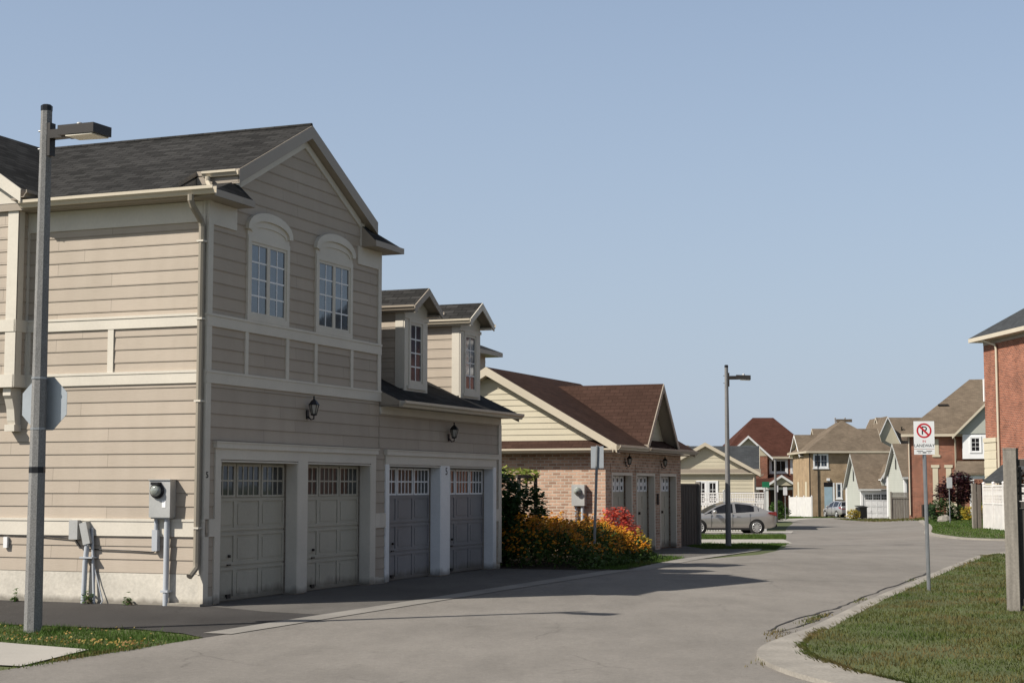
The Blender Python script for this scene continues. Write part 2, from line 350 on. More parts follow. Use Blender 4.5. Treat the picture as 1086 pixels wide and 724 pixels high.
# flush concrete strip between apron and lane
drape('gutter_strip', UVs([(-3.6, -2.68), (-3.6, -2.3), (11.3, -2.32), (11.5, -2.78), (6, -2.72)]), strip_m, .02)
drape('gutter_bend', UVs([(11.3, -2.32), (11.9, -2.62), (13.2, -2.5), (15, -2.35), (17, -2.25), (23, -2.45), (25.5, -2.0), (25.6, -2.3), (23, -2.8), (17, -2.72), (15, -2.82), (13.2, -2.95), (11.8, -3.05), (11.3, -2.78)]), strip_m, .018)
drape('sidewalk', UVs([(-5.35, 14), (-5.3, -.7), (-5.62, -2.2), (-7.15, -2.55), (-7.2, 14)]), walk_m, .016)
drape('path', [(4.5, 51), (8.9, 51.2), (9.9, 58.8), (4.5, 58.8)], walk_m, .02)
drape('car_driveway', [(1.5, 72.4), (12.6, 72.9), (14.3, 82), (1.5, 82)], walk_m, .02)
drape('far_sidewalk', smoothpath([(21.2, 121), (23.6, 131), (27, 140.5)], 5)+smoothpath([(25.8, 141.5), (21.5, 131.5), (19.2, 121)], 5), walk_m, .025)
drape('lane_path', [(20.5, 74.6), (33, 74.9), (33, 76.8), (20.9, 76.6)], walk_m, .03)
# right-hand curb: a real raised step, broad at the corner
inner = smoothpath([(7.5, 11.1), (4.8, 11.8), (3.75, 12.8), (3.22, 14.1), (3.0, 15.4), (3.0, 16.4), (3.2, 17.4), (3.66, 18.75)], 5) + UVs([(4, -8.88), (14, -8.84), (20, -8.88)])
inner += smoothpath([tuple(uv(20, -8.88))[:2], (11.75, 39.1), (12.8, 40.8), (14.6, 41.8), (20, 42.6), (60, 43.6)], 5)[1:]
outer = right_curb+mouth[1:]
drape('curb', outer+inner[::-1], concrete_m, .055, thick=.1)
isl_in = smoothpath([(60, 51.3), (22, 51.1), (17.6, 51.5), (16.2, 52.8), (15.5, 55), (15.9, 59.6), (16.9, 65), (18.5, 71), (21.3, 82), (25.5, 100)], 5)
n_is = len(isl_in)
drape('island_curb', isl[:n_is]+isl_in[::-1], concrete_m, .06, thick=.1)
verge_poly = inner + [(60, 30), (40, 12), (12, 10.8)]
drape('verge', verge_poly, ground_m, .06)
patch_poly = UVs([(-3.5, 10), (-5.3, 10), (-5.25, -.7), (-5.55, -2.1), (-6.9, -2.62), (-5.2, -2.68), (-4.1, -2.62), (-3.65, -2.0), (-3.38, -1.2), (-3.42, .5)])
# cracks and tar lines beside the right gutter
ck = MB()
def strip(pts, w):
    for a, b in zip(pts[:-1], pts[1:]):
        a = V((a[0], a[1], 0)); b = V((b[0], b[1], 0)); n = V((-(b-a).y, (b-a).x, 0)).normalized()*w*random.uniform(.5, 1.2)
        ck.face([V((p.x, p.y, gz(p.x, p.y)+.019)) for p in (a-n, b-n, b+n, a+n)])
def wob(pts, n=8, k=.03): return [(x+random.uniform(-k, k), y+random.uniform(-k, k)) for x, y in smoothpath(pts, n)]
strip(wob(UVs([(-.9, -8.3), (1.2, -8.28), (3, -8.42), (6, -8.4), (9.5, -8.45), (13, -8.45)])), .018)
strip(wob(UVs([(-.9, -8.3), (-1.0, -8.62)]), 4), .016)
strip(wob(UVs([(-1.0, -8.45), (.5, -8.55), (2.2, -8.48)]), 6), .014)
strip(wob(UVs([(9, -3.6), (9.6, -5.2), (9.2, -7.2), (9.6, -8.5)]), 8), .010)
strip(wob(UVs([(15, -3.4), (15.6, -5.6), (15.2, -8.4)]), 8), .012)
strip(wob(UVs([(25, -3.5), (26, -6), (25.4, -8.3)]), 8), .014)
tag(ck.build('road_cracks', crack_m, uvs=False), kind='structure')

# grass blades
def inpoly(px, py, poly):
    ins = np.zeros(len(px), bool); n = len(poly)
    for i in range(n):
        x1, y1 = poly[i]; x2, y2 = poly[(i+1) % n]
        if y1 == y2: continue
        c = ((y1 > py) != (y2 > py)) & (px < (x2-x1)*(py-y1)/(y2-y1)+x1); ins ^= c
    return ins
def blades(name, poly, n, hmin, hmax, wd, mat, label, off=0., bbox=None, fall=None, arr=None):
    P = np.array(poly); lo = P.min(0); hi = P.max(0)
    if bbox: lo = np.maximum(lo, bbox[0]); hi = np.minimum(hi, bbox[1])
    x = rng.uniform(lo[0], hi[0], n); y = rng.uniform(lo[1], hi[1], n); k = inpoly(x, y, poly); x = x[k]; y = y[k]
    if fall:
        k = rng.random(len(x)) < np.clip((fall/np.maximum(y, 1))**2, .04, 1); x = x[k]; y = y[k]
    k = np.abs(x) < .345*y+1.5; x = x[k]; y = y[k]
    n = len(x); z = np.array([gz(a, b) for a, b in zip(x, y)])+off-.01
    clump = .45+.75*(np.sin(x*3.1+np.sin(y*2.3)*2)*np.cos(y*2.7+np.sin(x*1.7)*2)*.5+.5)*(.6+.4*np.sin(x*9.7+y*3.1)*np.cos(y*11.3-x*4.1))+(rng.random(n) < .015)*.7
    h = rng.uniform(hmin, hmax, n)*clump; a = rng.uniform(0, 2*np.pi, n); ln = rng.uniform(.1, .9, n)*h
    wfac = wd*np.maximum(1, y/22.)
    dx = np.cos(a)*wfac; dy = np.sin(a)*wfac; b = rng.uniform(0, 2*np.pi, n)
    vt = np.empty((n, 3, 3)); vt[:, 0] = np.stack([x-dx, y-dy, z], 1); vt[:, 1] = np.stack([x+dx, y+dy, z], 1); vt[:, 2] = np.stack([x+np.cos(b)*ln, y+np.sin(b)*ln, z+h], 1)
    me = bpy.data.meshes.new(name); me.vertices.add(n*3); me.vertices.foreach_set('co', vt.ravel())
    me.loops.add(n*3); me.loops.foreach_set('vertex_index', np.arange(n*3, dtype=np.int32))
    me.polygons.add(n); me.polygons.foreach_set('loop_start', np.arange(0, n*3, 3, dtype=np.int32))
    me.update(); me.validate(); me.materials.append(mat)
    o = bpy.data.objects.new(name, me); COL.objects.link(o)
    return tag(o, label, 'grass', kind='stuff')
blades('grass', verge_poly, 420000, .03, .085, .006, grass_m, 'green and straw coloured grass on the right verge', .06, ((2.5, 12.6), (17, 43)), 20)
blades('grass', patch_poly, 60000, .03, .085, .006, grass_green, 'green grass patch round the near street lamp', 0, ((-9, 14), (-2.8, 21)))
isl_poly = isl_in + [(40, 100), (40, 51.3)]
drape('island_lawn', isl_in + [(40, 100), (40, 51.4)], ground_m, .062)
blades('grass', isl_poly, 60000, .04, .1, .008, grass_green, 'green lawn in front of the white lattice fence', .06, ((15, 51), (30, 100)))
blades('grass', [(5.3, 44.6), (7.3, 44.6), (8.4, 50), (8.8, 51), (5.2, 51), (5.1, 48.5)], 26000, .04, .10, .007, grass_green, 'green grass strip round the far street lamp')
blades('grass', [(2, 59), (10, 58.9), (11.2, 66), (12.2, 72.3), (2, 72)], 50000, .04, .10, .007, grass_green, 'green grass strip beside the silver sedan')
blades('grass', [(22.5, 143), (26, 143.4), (32, 148), (36, 150), (36, 155), (18, 155), (19, 121)], 16000, .05, .13, .009, grass_green, 'distant lawn in front of the buff brick house')
blades('grass', [(31, 124), (36, 132.5), (40, 134.5), (40, 138), (27.5, 138), (26.5, 128), (25.8, 102), (27, 104)], 16000, .05, .15, .009, grass_m, 'distant grass strip in front of the small pale garages')
fl = MB()
for _ in range(190):
    u0, v0 = random.choice([(random.gauss(-5.1, .14), random.uniform(-2.5, -.4)), (random.uniform(-5.5, -4.9), random.uniform(-2.6, -1.7)), (random.uniform(-5.2, -3.6), random.uniform(-2.6, 2))])
    p = uv(u0, v0, .03+random.uniform(0, .03)); e = V((random.uniform(-1, 1), random.uniform(-1, 1), random.uniform(-.4, .4))).normalized()*random.uniform(.010, .022); q = e.orthogonal().normalized()*e.length*.8
    if inpoly(np.array([p.x]), np.array([p.y]), patch_poly)[0]: fl.face([p-e, p-q, p+e, p+q])
tag(fl.build('fallen_leaves', fallen_m, uvs=False), 'small yellow fallen leaves lying in the left grass patch', 'leaves', kind='stuff')
# weeds along the kerb cracks
wd = MB()
for (u0, v0, k) in [(-1.2, -8.45, 90), (.6, -8.5, 160), (1.3, -8.5, 120), (-1.7, -8.62, 60), (4.5, -8.5, 60), (-2.6, -8.9, 60), (-4.0, -9.0, 60), (-3.6, -8.95, 40), (10, -8.5, 40), (-5.9, -2.56, 160), (-6.5, -2.6, 160), (-7.0, -2.66, 90), (-5.4, -2.6, 120)]:
    for _ in range(k):
        p = uv(u0+random.gauss(0, .28), v0+random.gauss(0, .05), .02); h = random.uniform(.012, .04); a = random.uniform(0, 6.28); l = V((math.cos(a), math.sin(a), 0))
        wd.face([p-l*.007, p+l*.007, p+V((random.uniform(-h, h)*.6, random.uniform(-h, h)*.6, h))])
for _ in range(5200):
    i = random.randrange(len(inner)-1); a_ = V(inner[i]); b_ = V(inner[i+1]); q_ = a_.lerp(b_, random.random())
    if q_.y > 42 or q_.x > 12: continue
    l_ = (b_-a_); nn_ = V((-l_.y, l_.x)).normalized(); k_ = abs(random.gauss(0, .055))*(1 if math.sin(q_.y*2.1)+math.sin(q_.y*5.3) > -.5 else .4)
    for sgn_ in (1,):
        p = V((q_.x+nn_.x*k_*1.0, q_.y+nn_.y*k_, gz(q_.x, q_.y)+.06)); h = random.uniform(.02, .06); a = random.uniform(0, 6.28); l = V((math.cos(a), math.sin(a), 0))
        wd.face([p-l*.006, p+l*.006, p+V((nn_.x*h*.8+random.uniform(-h, h)*.5, nn_.y*h*.8+random.uniform(-h, h)*.5, h*.7))])
tag(wd.build('weeds', grass_m, uvs=False), 'low weeds growing from the cracks along the right kerb', 'weeds', kind='stuff')

# ---------------------------------------------------------------- wall helpers
class WF:
    """a wall plane: origin, horizontal direction, outward normal (local coordinates of its house)"""
    def __init__(s, o, sd, n): s.o = V(o); s.sd = V(sd); s.n = V(n)
    def P(s, a, z, out=0): return s.o+s.sd*a+s.n*out+V((0, 0, z))
    def slab(s, mb, a0, a1, z0, z1, o0, o1, m=0):
        mb.prism([s.P(a0, z0, o1), s.P(a1, z0, o1), s.P(a1, z1, o1), s.P(a0, z1, o1)], s.n*(o0-o1), m)
    def poly(s, mb, pts, o0, o1, m=0):
        mb.prism([s.P(a, z, o1) for a, z in pts], s.n*(o0-o1), m)
def siding(mb, wf, z0, z1, lo, hi, holes=(), exp=.175, t=.011, zref=0.0, m=0):
    fl_ = lo if callable(lo) else (lambda z: lo); fh_ = hi if callable(hi) else (lambda z: hi)
    k = math.floor((z0-zref)/exp)
    while zref+k*exp < z1-1e-4:
        zc = zref+k*exp; a = max(zc, z0); b = min(zc+exp, z1)
        cuts = sorted({a, b, *[q for h in holes for q in (h[2], h[3]) if a+1e-4 < q < b-1e-4]})
        for c0, c1 in zip(cuts[:-1], cuts[1:]):
            o0 = .003+t*(1-(c0-zc)/exp); o1 = .003+t*(1-(c1-zc)/exp); mid = (c0+c1)/2
            iv = [(fl_(c0), fh_(c0), fl_(c1), fh_(c1))]
            for h in holes:
                if h[2] < mid < h[3]:
                    nv = []
                    for (p, q, r, s_) in iv:
                        if h[1] <= p or h[0] >= q: nv.append((p, q, r, s_)); continue
                        if h[0] > p: nv.append((p, h[0], r, h[0]))
                        if h[1] < q: nv.append((h[1], q, h[1], s_))
                    iv = nv
            for (p, q, r, s_) in iv:
                if q-p < .01: continue
                mb.face([wf.P(p, c0, o0), wf.P(q, c0, o0), wf.P(s_, c1, o1), wf.P(r, c1, o1)], m)
                mb.face([wf.P(p, c0, 0), wf.P(q, c0, 0), wf.P(q, c0, o0), wf.P(p, c0, o0)], m)
        k += 1
def board(parent, wf, name, mat, a0, a1, z0, z1, th=.032, o0=0.0, cap=0):
    b = MB(); wf.slab(b, a0, a1, z0, z1, o0, th)
    if cap: wf.slab(b, a0-.002, a1+.002, z1-.001, z1+.035, o0, th+cap)
    return b.build(name, mat, parent)
def window(parent, wf, a0, a1, z0, z1, nx=2, nz=4, sash=1, trim=.07, fw=.05, mt=None, gl=None, bar=.012, name='window', sill=0, o=0.0, base=0.0):
    mt = mt or trim_m; b = MB()
    for (p, q, r, s_) in ((a0, a1, z0, z0+trim), (a0, a1, z1-trim, z1), (a0, a0+trim, z0+trim, z1-trim), (a1-trim, a1, z0+trim, z1-trim)): wf.slab(b, p, q, r, s_, base, o+.045)
    if sill: wf.slab(b, a0-.05, a1+.05, z0-sill, z0, base, o+.08)
    A0, A1, Z0, Z1 = a0+trim, a1-trim, z0+trim, z1-trim; w = (A1-A0)/sash
    pn = MB()
    for i in range(sash):
        x0, x1 = A0+i*w, A0+(i+1)*w
        for (p, q, r, s_) in ((x0, x1, Z0, Z0+fw), (x0, x1, Z1-fw, Z1), (x0, x0+fw, Z0+fw, Z1-fw), (x1-fw, x1, Z0+fw, Z1-fw)): wf.slab(b, p, q, r, s_, base, o+.030)
        g0, g1, h0, h1 = x0+fw, x1-fw, Z0+fw, Z1-fw
        pn.face([wf.P(g0, h0, o+.014), wf.P(g1, h0, o+.014), wf.P(g1, h1, o+.014), wf.P(g0, h1, o+.014)])
        for k in range(1, nx):
            x = g0+(g1-g0)*k/nx; wf.slab(b, x-bar, x+bar, h0, h1, o+.005, o+.021, 1)
        for k in range(1, nz):
            z = h0+(h1-h0)*k/nz; wf.slab(b, g0, g1, z-bar, z+bar, o+.005, o+.020, 1)
    f = b.build(name, [mt, white_trim], parent); pn.build('pane', gl or glass_m, f)
    return f
def garage_door(parent, wf, a0, a1, z0, z1, mat, cols=4, gcols=4, glz=.24, out=0.0, wm=None, glass_cols=None):
    b = MB(); H = z1-z0; rows = 4; rh = H/rows
    wf.slab(b, a0, a1, z0, z1, out-.04, out)
    for r in range(rows-1):
        zz0, zz1 = z0+r*rh, z0+(r+1)*rh
        wf.slab(b, a0, a1, zz1-.012, zz1-.004, out-.002, out+.004)
        cw = (a1-a0)/cols
        for c in range(cols):
            p, q = a0+c*cw+.045, a0+(c+1)*cw-.045; lo_, hi_ = zz0+.06, zz1-.06
            for (i, j, k, l) in ((p-.045, p, zz0+.014, zz1-.014), (q, q+.045, zz0+.014, zz1-.014), (p, q, zz0+.014, lo_), (p, q, hi_, zz1-.014)): wf.slab(b, i, j, k, l, out, out+.016)
            wf.slab(b, p+.04, q-.04, lo_+.04, hi_-.04, out, out+.009)
    d = b.build('garage_door', mat, parent)
    g = MB(); f = MB(); zt0, zt1 = z1-rh+.03, z1-.05; cw = (a1-a0)/gcols
    for c in range(gcols):
        p, q = a0+c*cw+.06, a0+(c+1)*cw-.06
        g.face([wf.P(p, zt0, out+.004), wf.P(q, zt0, out+.004), wf.P(q, zt1, out+.004), wf.P(p, zt1, out+.004)])
        for (i, j, k, l) in ((p-.04, p, zt0-.03, zt1+.03), (q, q+.04, zt0-.03, zt1+.03), (p, q, zt1, zt1+.03), (p, q, zt0-.03, zt0)): wf.slab(f, i, j, k, l, out, out+.02)
        for k in range(1, 4):
            x = p+(q-p)*k/4; wf.slab(f, x-.012, x+.012, zt0, zt1, out+.003, out+.014)
        wf.slab(f, p, q, (zt0+zt1)/2-.012, (zt0+zt1)/2+.012, out+.003, out+.013)
    f.build('window_grille', wm or mat, d); g.build('pane', door_glass, d)
    h = MB(); hx = a0+(a1-a0)*.25
    wf.slab(h, hx-.015, hx+.015, z0+rh*1.25, z0+rh*1.33, out+.016, out+.05); wf.slab(h, hx-.05, hx+.04, z0+rh*1.02, z0+rh*1.06, out+.016, out+.04); wf.slab(h, hx-.05, hx+.05, z0+.04, z0+.1, out+.0, out+.035)
    h.build('handle', bronze_metal, d)
    return d
def lantern(parent, wf, a, z, s=1.0):
    b = MB(); g = MB(); c = wf.P(a, z, .17*s)
    wf.slab(b, a-.045*s, a+.045*s, z-.16*s, z+.02*s, 0.012, .035)
    b.tube([wf.P(a, z-.1*s, .03), wf.P(a, z-.17*s, .1*s), wf.P(a, z-.16*s, .17*s), wf.P(a, z-.09*s, .17*s)], .014*s, 6)
    b.lathe([(.012*s, -.10*s), (.06*s, -.085*s), (.065*s, -.06*s), (.05*s, -.055*s)], c, 6, smooth=False)
    b.lathe([(.10*s, .13*s), (.115*s, .12*s), (.06*s, .20*s), (.02*s, .235*s), (.012*s, .27*s), (.022*s, .285*s), (.0*s, .31*s)], c, 6, smooth=False)
    for k in range(6):
        t = 2*math.pi*k/6; e = V((math.cos(t), math.sin(t), 0))
        b.tube([c+e*.056*s+V((0, 0, -.06*s)), c+e*.1*s+V((0, 0, .125*s))], .007*s, 4)
    g.lathe([(.05*s, -.055*s), (.092*s, .12*s)], c, 6, smooth=False)
    o = b.build('wall_lantern', black_metal, parent); g.build('lantern_glass', lantern_glass, o); return o
lantern_glass = M('seeded_lantern_glass', (.30, .29, .26), .2, .1, 8, 30, .05, spec=.6)
def downspout(parent, pts, r=.038, mat=None):
    b = MB(); b.tube(pts, r, 8, smooth=False); return b.build('downspout', mat or gutter_m, parent)
def gutter(parent, a, b_, nrm, mat=None, w=.12, h=.11, name='gutter'):
    """open K-profile gutter from a to b_, back edge on the line, opening outward along nrm"""
    a = V(a); b_ = V(b_); n = V(nrm); m = MB()
    prof = [(0, 0), (w*.55, 0), (w*.72, h*.35), (w, h*.6), (w, h), (w-.015, h), (w-.015, h*.62), (w*.66, h*.4), (w*.5, .012), (0.012, .012), (.012, h), (0, h)]
    m.prism([a+n*x+V((0, 0, z)) for x, z in prof], b_-a); return m.build(name, mat or gutter_m, parent)

# ================================================================ two-storey coach house (lane frame: x along the lane, y to the left, z up)
A = thing('coach_house', 'large tan two-storey coach house with arched windows above two tan garage doors', 'house', tuple(K), LANE_ROT)
R_ = WF((0, 0, 0), (1, 0, 0), (0, -1, 0)); L_ = WF((0, 0, 0), (0, 1, 0), (-1, 0, 0))
cr = MB()
for a, b in ((0, .39), (2.68, 2.98), (5.24, 5.598)): cr.box(a, b, 0, .24, 0, 2.08)
cr.box(0, 5.598, 0, .24, 2.08, 5.9); cr.box(.001, 5.597, .24, 9, 0, 5.9)
cr.prism([(.66, 0, 5.9), (4.94, 0, 5.9), (4.94, 0, 6.33), (2.8, 0, 7.40), (.66, 0, 6.33)], (0, .6, 0))
cr.prism([(0, .6, 5.9), (5.6, .6, 5.9), (5.6, .6, 5.98), (2.8, .6, 7.38), (0, .6, 5.98)], (0, 8.4, 0))
cr.build('wall', siding_m, A)
sd = MB(); ridge = 7.5; slp = .505
zt = lambda u: ridge-slp*abs(u-2.8)
siding(sd, R_, 2.3, 7.3, lambda z: max(.05, .66 if z > 5.92 else 0, 2.8-(7.42-z)/slp), lambda z: min(5.58, 4.94 if z > 5.92 else 9, 2.8+(7.42-z)/slp),
       holes=[(1.06, 2.30, 4.1, 5.56), (3.2, 4.47, 4.1, 5.56)], exp=.19, zref=.46)
siding(sd, R_, .12, 2.3, .05, .3, exp=.19, zref=.46); siding(sd, R_, .12, 2.3, 5.4, 5.60, exp=.19, zref=.46)
siding(sd, L_, .46, 5.6, .03, 3.6, exp=.19, zref=.46); siding(sd, L_, .46, 3.2, 3.6, 9, exp=.19, zref=.46)
sd.build('siding', siding_m, A)
fd = MB(); L_.slab(fd, .0, 9, -.3, .455, 0, .012); R_.slab(fd, 0, .26, -.3, .14, 0, .012); R_.slab(fd, 5.43, 5.6, -.3, .14, 0, .012)
L_.slab(fd, -.03, .55, -.3, .05, .012, .10)
fd.build('foundation', parge_m, A)
for (a0, a1, z0, z1, cap) in ((-.03, 5.62, 4.0, 4.15, .012), (-.03, 5.62, 3.18, 3.33, .01)):
    board(A, R_, 'belt_course', trim_m, a0, a1, z0, z1, .036, cap=cap)
for a in (1.03, 2.26, 3.19, 4.46): board(A, R_, 'panel_batten', trim_m, a, a+.09, 3.365, 4.0, .03)
for (z0, z1, cap) in ((4.0, 4.15, .012), (3.18, 3.33, .01), (.985, 1.20, .012)):
    board(A, L_, 'belt_course', trim_m, -.03, 3.14 if z0 > 3 else 9, z0, z1, .036, cap=cap)
board(A, L_, 'panel_batten', trim_m, 1.57, 1.67, 3.365, 4.0, .03); board(A, L_, 'panel_batten', trim_m, 3.06, 3.14, 3.365, 4.0, .03)
for (z0, z1) in ((.456, .985), (1.235, 3.18), (3.365, 4.0), (4.185, 5.83)):
    cb = MB(); R_.slab(cb, -.028, .10, z0, z1, -.03, .030); L_.slab(cb, 0.0, .075, z0, z1, 0, .028); cb.build('corner_board', trim_m, A)
    if z0 > 3: board(A, R_, 'corner_board', trim_m, 5.49, 5.615, z0, z1, .030)
cb = MB(); R_.slab(cb, -.028, .10, 0.02, .456, -.03, .030); cb.build('corner_board', trim_m, A)
board(A, R_, 'frieze_board', trim_m, .10, .74, 5.48, 5.81, .03); board(A, R_, 'frieze_board', trim_m, 4.70, 5.49, 5.50, 5.81, .03)
board(A, L_, 'frieze_board', trim_m, .08, 3.2, 5.51, 5.81, .03)
for a in (.68, 4.80): board(A, R_, 'corner_board', trim_m, a, a+.13, 5.82 if a > 1 else 6.0, 6.22, .03)
board(A, R_, 'pier_band', trim_m, .10, .25, .985, 1.235, .036); board(A, R_, 'pier_band', trim_m, 5.43, 5.60, .985, 1.235, .036)
# windows with arched heads
for a0, a1 in ((1.05, 2.31), (3.19, 4.48)):
    w = window(A, R_, a0, a1, 4.187, 5.47, 2, 4, 2, .085, .045)
    am = MB(); am2 = MB(); n = 14; c = (a0+a1)/2; h = (a1-a0)/2
    def arc(hw, zb, rise): return [(c+hw*math.cos(math.pi*k/n)*(1), zb+rise*math.sin(math.pi*k/n)**.85) for k in range(n+1)]
    o_ = arc(h+.05, 5.56, .31); i_ = arc(h-.06, 5.55, .19)
    for k in range(n): R_.poly(am, [o_[k], o_[k+1], i_[k+1], i_[k]], 0, .075)
    i2 = arc(h-.12, 5.53, .11)
    for k in range(n): R_.poly(am, [i_[k], i_[k+1], i2[k+1], i2[k]], 0, .045)
    R_.poly(am2, [(a0, 5.47)]+[(a1, 5.47)]+arc(h, 5.56, .22), 0, .030)
    am.build('arch_trim', trim_m, w); am2.build('arch_panel', trim_m, w)
# roof
ze = zt(-.33)
rf = MB()
south = [(-.33, .6), (-.33, 9), (2.8, 9), (2.8, -.14), (.60, -.14), (.60, .6)]
north = [(-.33, .6), (-.33, 9), (2.8, 9), (2.8, -.14), (.42, -.14), (.42, .6)]
rf.prism([(u, v, zt(u)) for u, v in south][::-1], (0, 0, -.07), 0, 1, 1)
rf.prism([(5.6-u, v, zt(u)) for u, v in north], (0, 0, -.07), 0, 1, 1)
for s_ in (0, 1):
    X = (lambda u: u) if s_ == 0 else (lambda u: 5.6-u)
    rf.face([(X(-.33), -.3, 5.90), (X(-.33), .61, 5.90), (X(.64), .61, 6.2), (X(.64), .0, 6.2)]); rf.face([(X(-.33), -.3, 5.90), (X(.64), 0, 6.2), (X(.78), 0, 6.2), (X(.78), -.3, 5.90)])
    rf.face([(X(.78), -.3, 5.90), (X(.78), 0, 6.2), (X(.78), 0, 5.85), (X(.78), -.3, 5.85)], 1)
rd = MB(); rd.tube([(2.8, -.14, 7.505), (2.8, 9, 7.505)], .035, 6)
ro = rf.build('roof', [dark_shingle, soffit_m], A); rd.build('ridge_cap', dark_shingle, ro)
sf = MB()
for X0, X1 in ((-.33, 0), (5.6, 5.93)): sf.box(X0, X1, -.3, 9, 5.815, 5.85)
sf.box(0, .78, -.3, 0, 5.815, 5.85); sf.box(4.82, 5.6, -.3, 0, 5.815, 5.85)
sf.build('soffit', soffit_m, A)
fs = MB()
for sgn in (0, 1):
    X = (lambda u: u) if sgn == 0 else (lambda u: 5.6-u)
    fs.prism([(X(-.34), -.31, 5.815), (X(.785), -.31, 5.815), (X(.785), -.31, 5.915), (X(-.34), -.31, 5.915)], (0, .02, 0))
    E0 = .58 if sgn == 0 else .40
    fs.prism([(X(E0), -.155, zt(E0)-.005), (2.8, -.155, ridge-.005), (2.8, -.155, ridge-.215), (X(E0), -.155, zt(E0)-.215)], (0, .03, 0))
    fs.prism([(X(E0), -.125, zt(E0)-.215), (2.8, -.125, ridge-.215), (2.8, -.125, ridge-.19), (X(E0), -.125, zt(E0)-.19)], (0, .125, 0))
    fs.prism([(X(E0), -.15, zt(E0)-.08), (X(E0), .58, zt(E0)-.08), (X(E0), .58, zt(E0)-.2), (X(E0), -.15, zt(E0)-.2)], (.03 if not sgn else -.03, 0, 0))
fs.build('fascia', soffit_m, A)
for sgn in (0, 1):
    X = (lambda u: u) if sgn == 0 else (lambda u: 5.6-u)
    b = MB(); R_.poly(b, [(X(.82), zt(.82)-.23), (2.8, ridge-.23), (2.8, ridge-.36), (X(.82), zt(.82)-.36)], 0, .03); b.build('rake_trim', trim_m, A)
gutter(A, (-.33, -.34, 5.835), (-.33, 3.02, 5.835), (-1, 0, 0)); gutter(A, (.58, -.14, zt(.58)-.10), (.58, .45, zt(.58)-.10), (-1, 0, 0), name='short_gutter', w=.09, h=.085)
downspout(A, [(.50, .34, 6.28), (.50, .34, 6.2), (.44, .25, 6.1), (.40, .2, 6.03)])
downspout(A, [(-.39, .05, 5.84), (-.39, .05, 5.76), (-.34, .05, 5.68), (-.11, .05, 5.5), (-.085, .05, 5.42), (-.085, .05, .62), (-.10, .05, .55), (-.24, .06, .44)], .048, pipe_m)
b = MB()
for z in (1.1, 2.9, 4.08, 5.2): b.box(-.14, -.02, -.005, .105, z, z+.025)
b.build('pipe_strap', trim_m, A)
fl_ = MB()
def vall(u): return 5.1-(.02+slp*(2.8-u))/.66
for u0, u1 in ((-.2, 1.0),):
    fl_.face([(u0, vall(u0)-.10, zt(u0)+.012), (u1, vall(u1)-.10, zt(u1)+.012), (u1, vall(u1)+.04, zt(u1)+.035), (u0, vall(u0)+.04, zt(u0)+.035)])
fl_.build('valley_flashing', grey_metal, A)
# projecting bay at the left
by = MB(); by.box(-.27, 0, 3.15, 7.05, 3.17, 6.0); by.prism([(-.27, 3.15, 6.0), (-.27, 7.05, 6.0), (-.27, 5.1, 7.3)], (.27, 0, 0)); bay = by.build('bay', siding_m, A)
BF = WF((-.27, 3.15, 0), (0, 1, 0), (-1, 0, 0)); BS = WF((0, 3.15, 0), (-1, 0, 0), (0, -1, 0))
sb = MB(); siding(sb, BF, 3.36, 5.85, .05, 3.9, exp=.19, zref=.46); siding(sb, BS, 3.36, 5.8, .02, .25, exp=.19, zref=.46); sb.build('bay_siding', siding_m, bay)
tb = MB()
for z0, z1, t in ((3.17, 3.36, .04), (4.0, 4.18, .04), (5.85, 6.1, .03)): BF.slab(tb, -.03, 3.9, z0, z1, 0, t); BS.slab(tb, .0, .27+t, z0, z1, 0, t-.004)
for z0, z1 in ((3.36, 4.0), (4.18, 5.85)): BF.slab(tb, -.028, .16, z0, z1, 0, .03); BS.slab(tb, .15, .296, z0, z1, 0, .028); BS.slab(tb, .0, .05, z0, z1, 0, .026)
BF.poly(tb, [(0, 6.1), (3.9, 6.1), (1.95, 7.3)], 0, .022); tb.build('bay_trim', trim_m, bay)
bk = MB()
for v0 in (3.22, 4.9):
    bk.prism([(0, v0, 3.165), (-.25, v0, 3.165), (-.25, v0, 3.05), (-.21, v0, 3.0), (-.16, v0, 2.85), (-.14, v0, 2.68), (-.12, v0, 2.62), (0, v0, 2.62)], (0, .14, 0))
    bk.box(-.17, 0, v0-.02, v0+.16, 2.52, 2.62)
bk.build('corbel_bracket', trim_m, bay)
br = MB(); zb = lambda v: 7.52-.66*abs(v-5.1)
for sg in (-1, 1):
    pts = [(-.45, 5.1+sg*2.12, zb(2.98)), (-.45, 5.1, 7.52), (3.0, 5.1, 7.52), (3.0, 5.1+sg*2.12, zb(2.98))]
    br.prism(pts[::-1] if sg < 0 else pts, (0, 0, -.07), 0, 1, 1)
br.build('bay_roof', [dark_shingle, soffit_m], bay)
for sg in (-1, 1):
    bfz = MB(); bfz.prism([(-.475, 5.1+sg*2.14, zb(2.96)), (-.475, 5.1, 7.515), (-.475, 5.1, 7.28), (-.475, 5.1+sg*2.14, zb(2.96)-.2)], (.025, 0, 0)); bfz.build('bay_fascia', trim_m, bay)
bfz = MB(); bfz.box(-.45, .3, 2.98, 3.15, zb(2.98)-.17, zb(2.98)-.14); bfz.build('bay_soffit', soffit_m, bay)
gutter(bay, (-.47, 2.97, zb(2.98)-.14), (.5, 2.97, zb(2.98)-.14), (0, -1, 0), name='bay_gutter', mat=soffit_m)
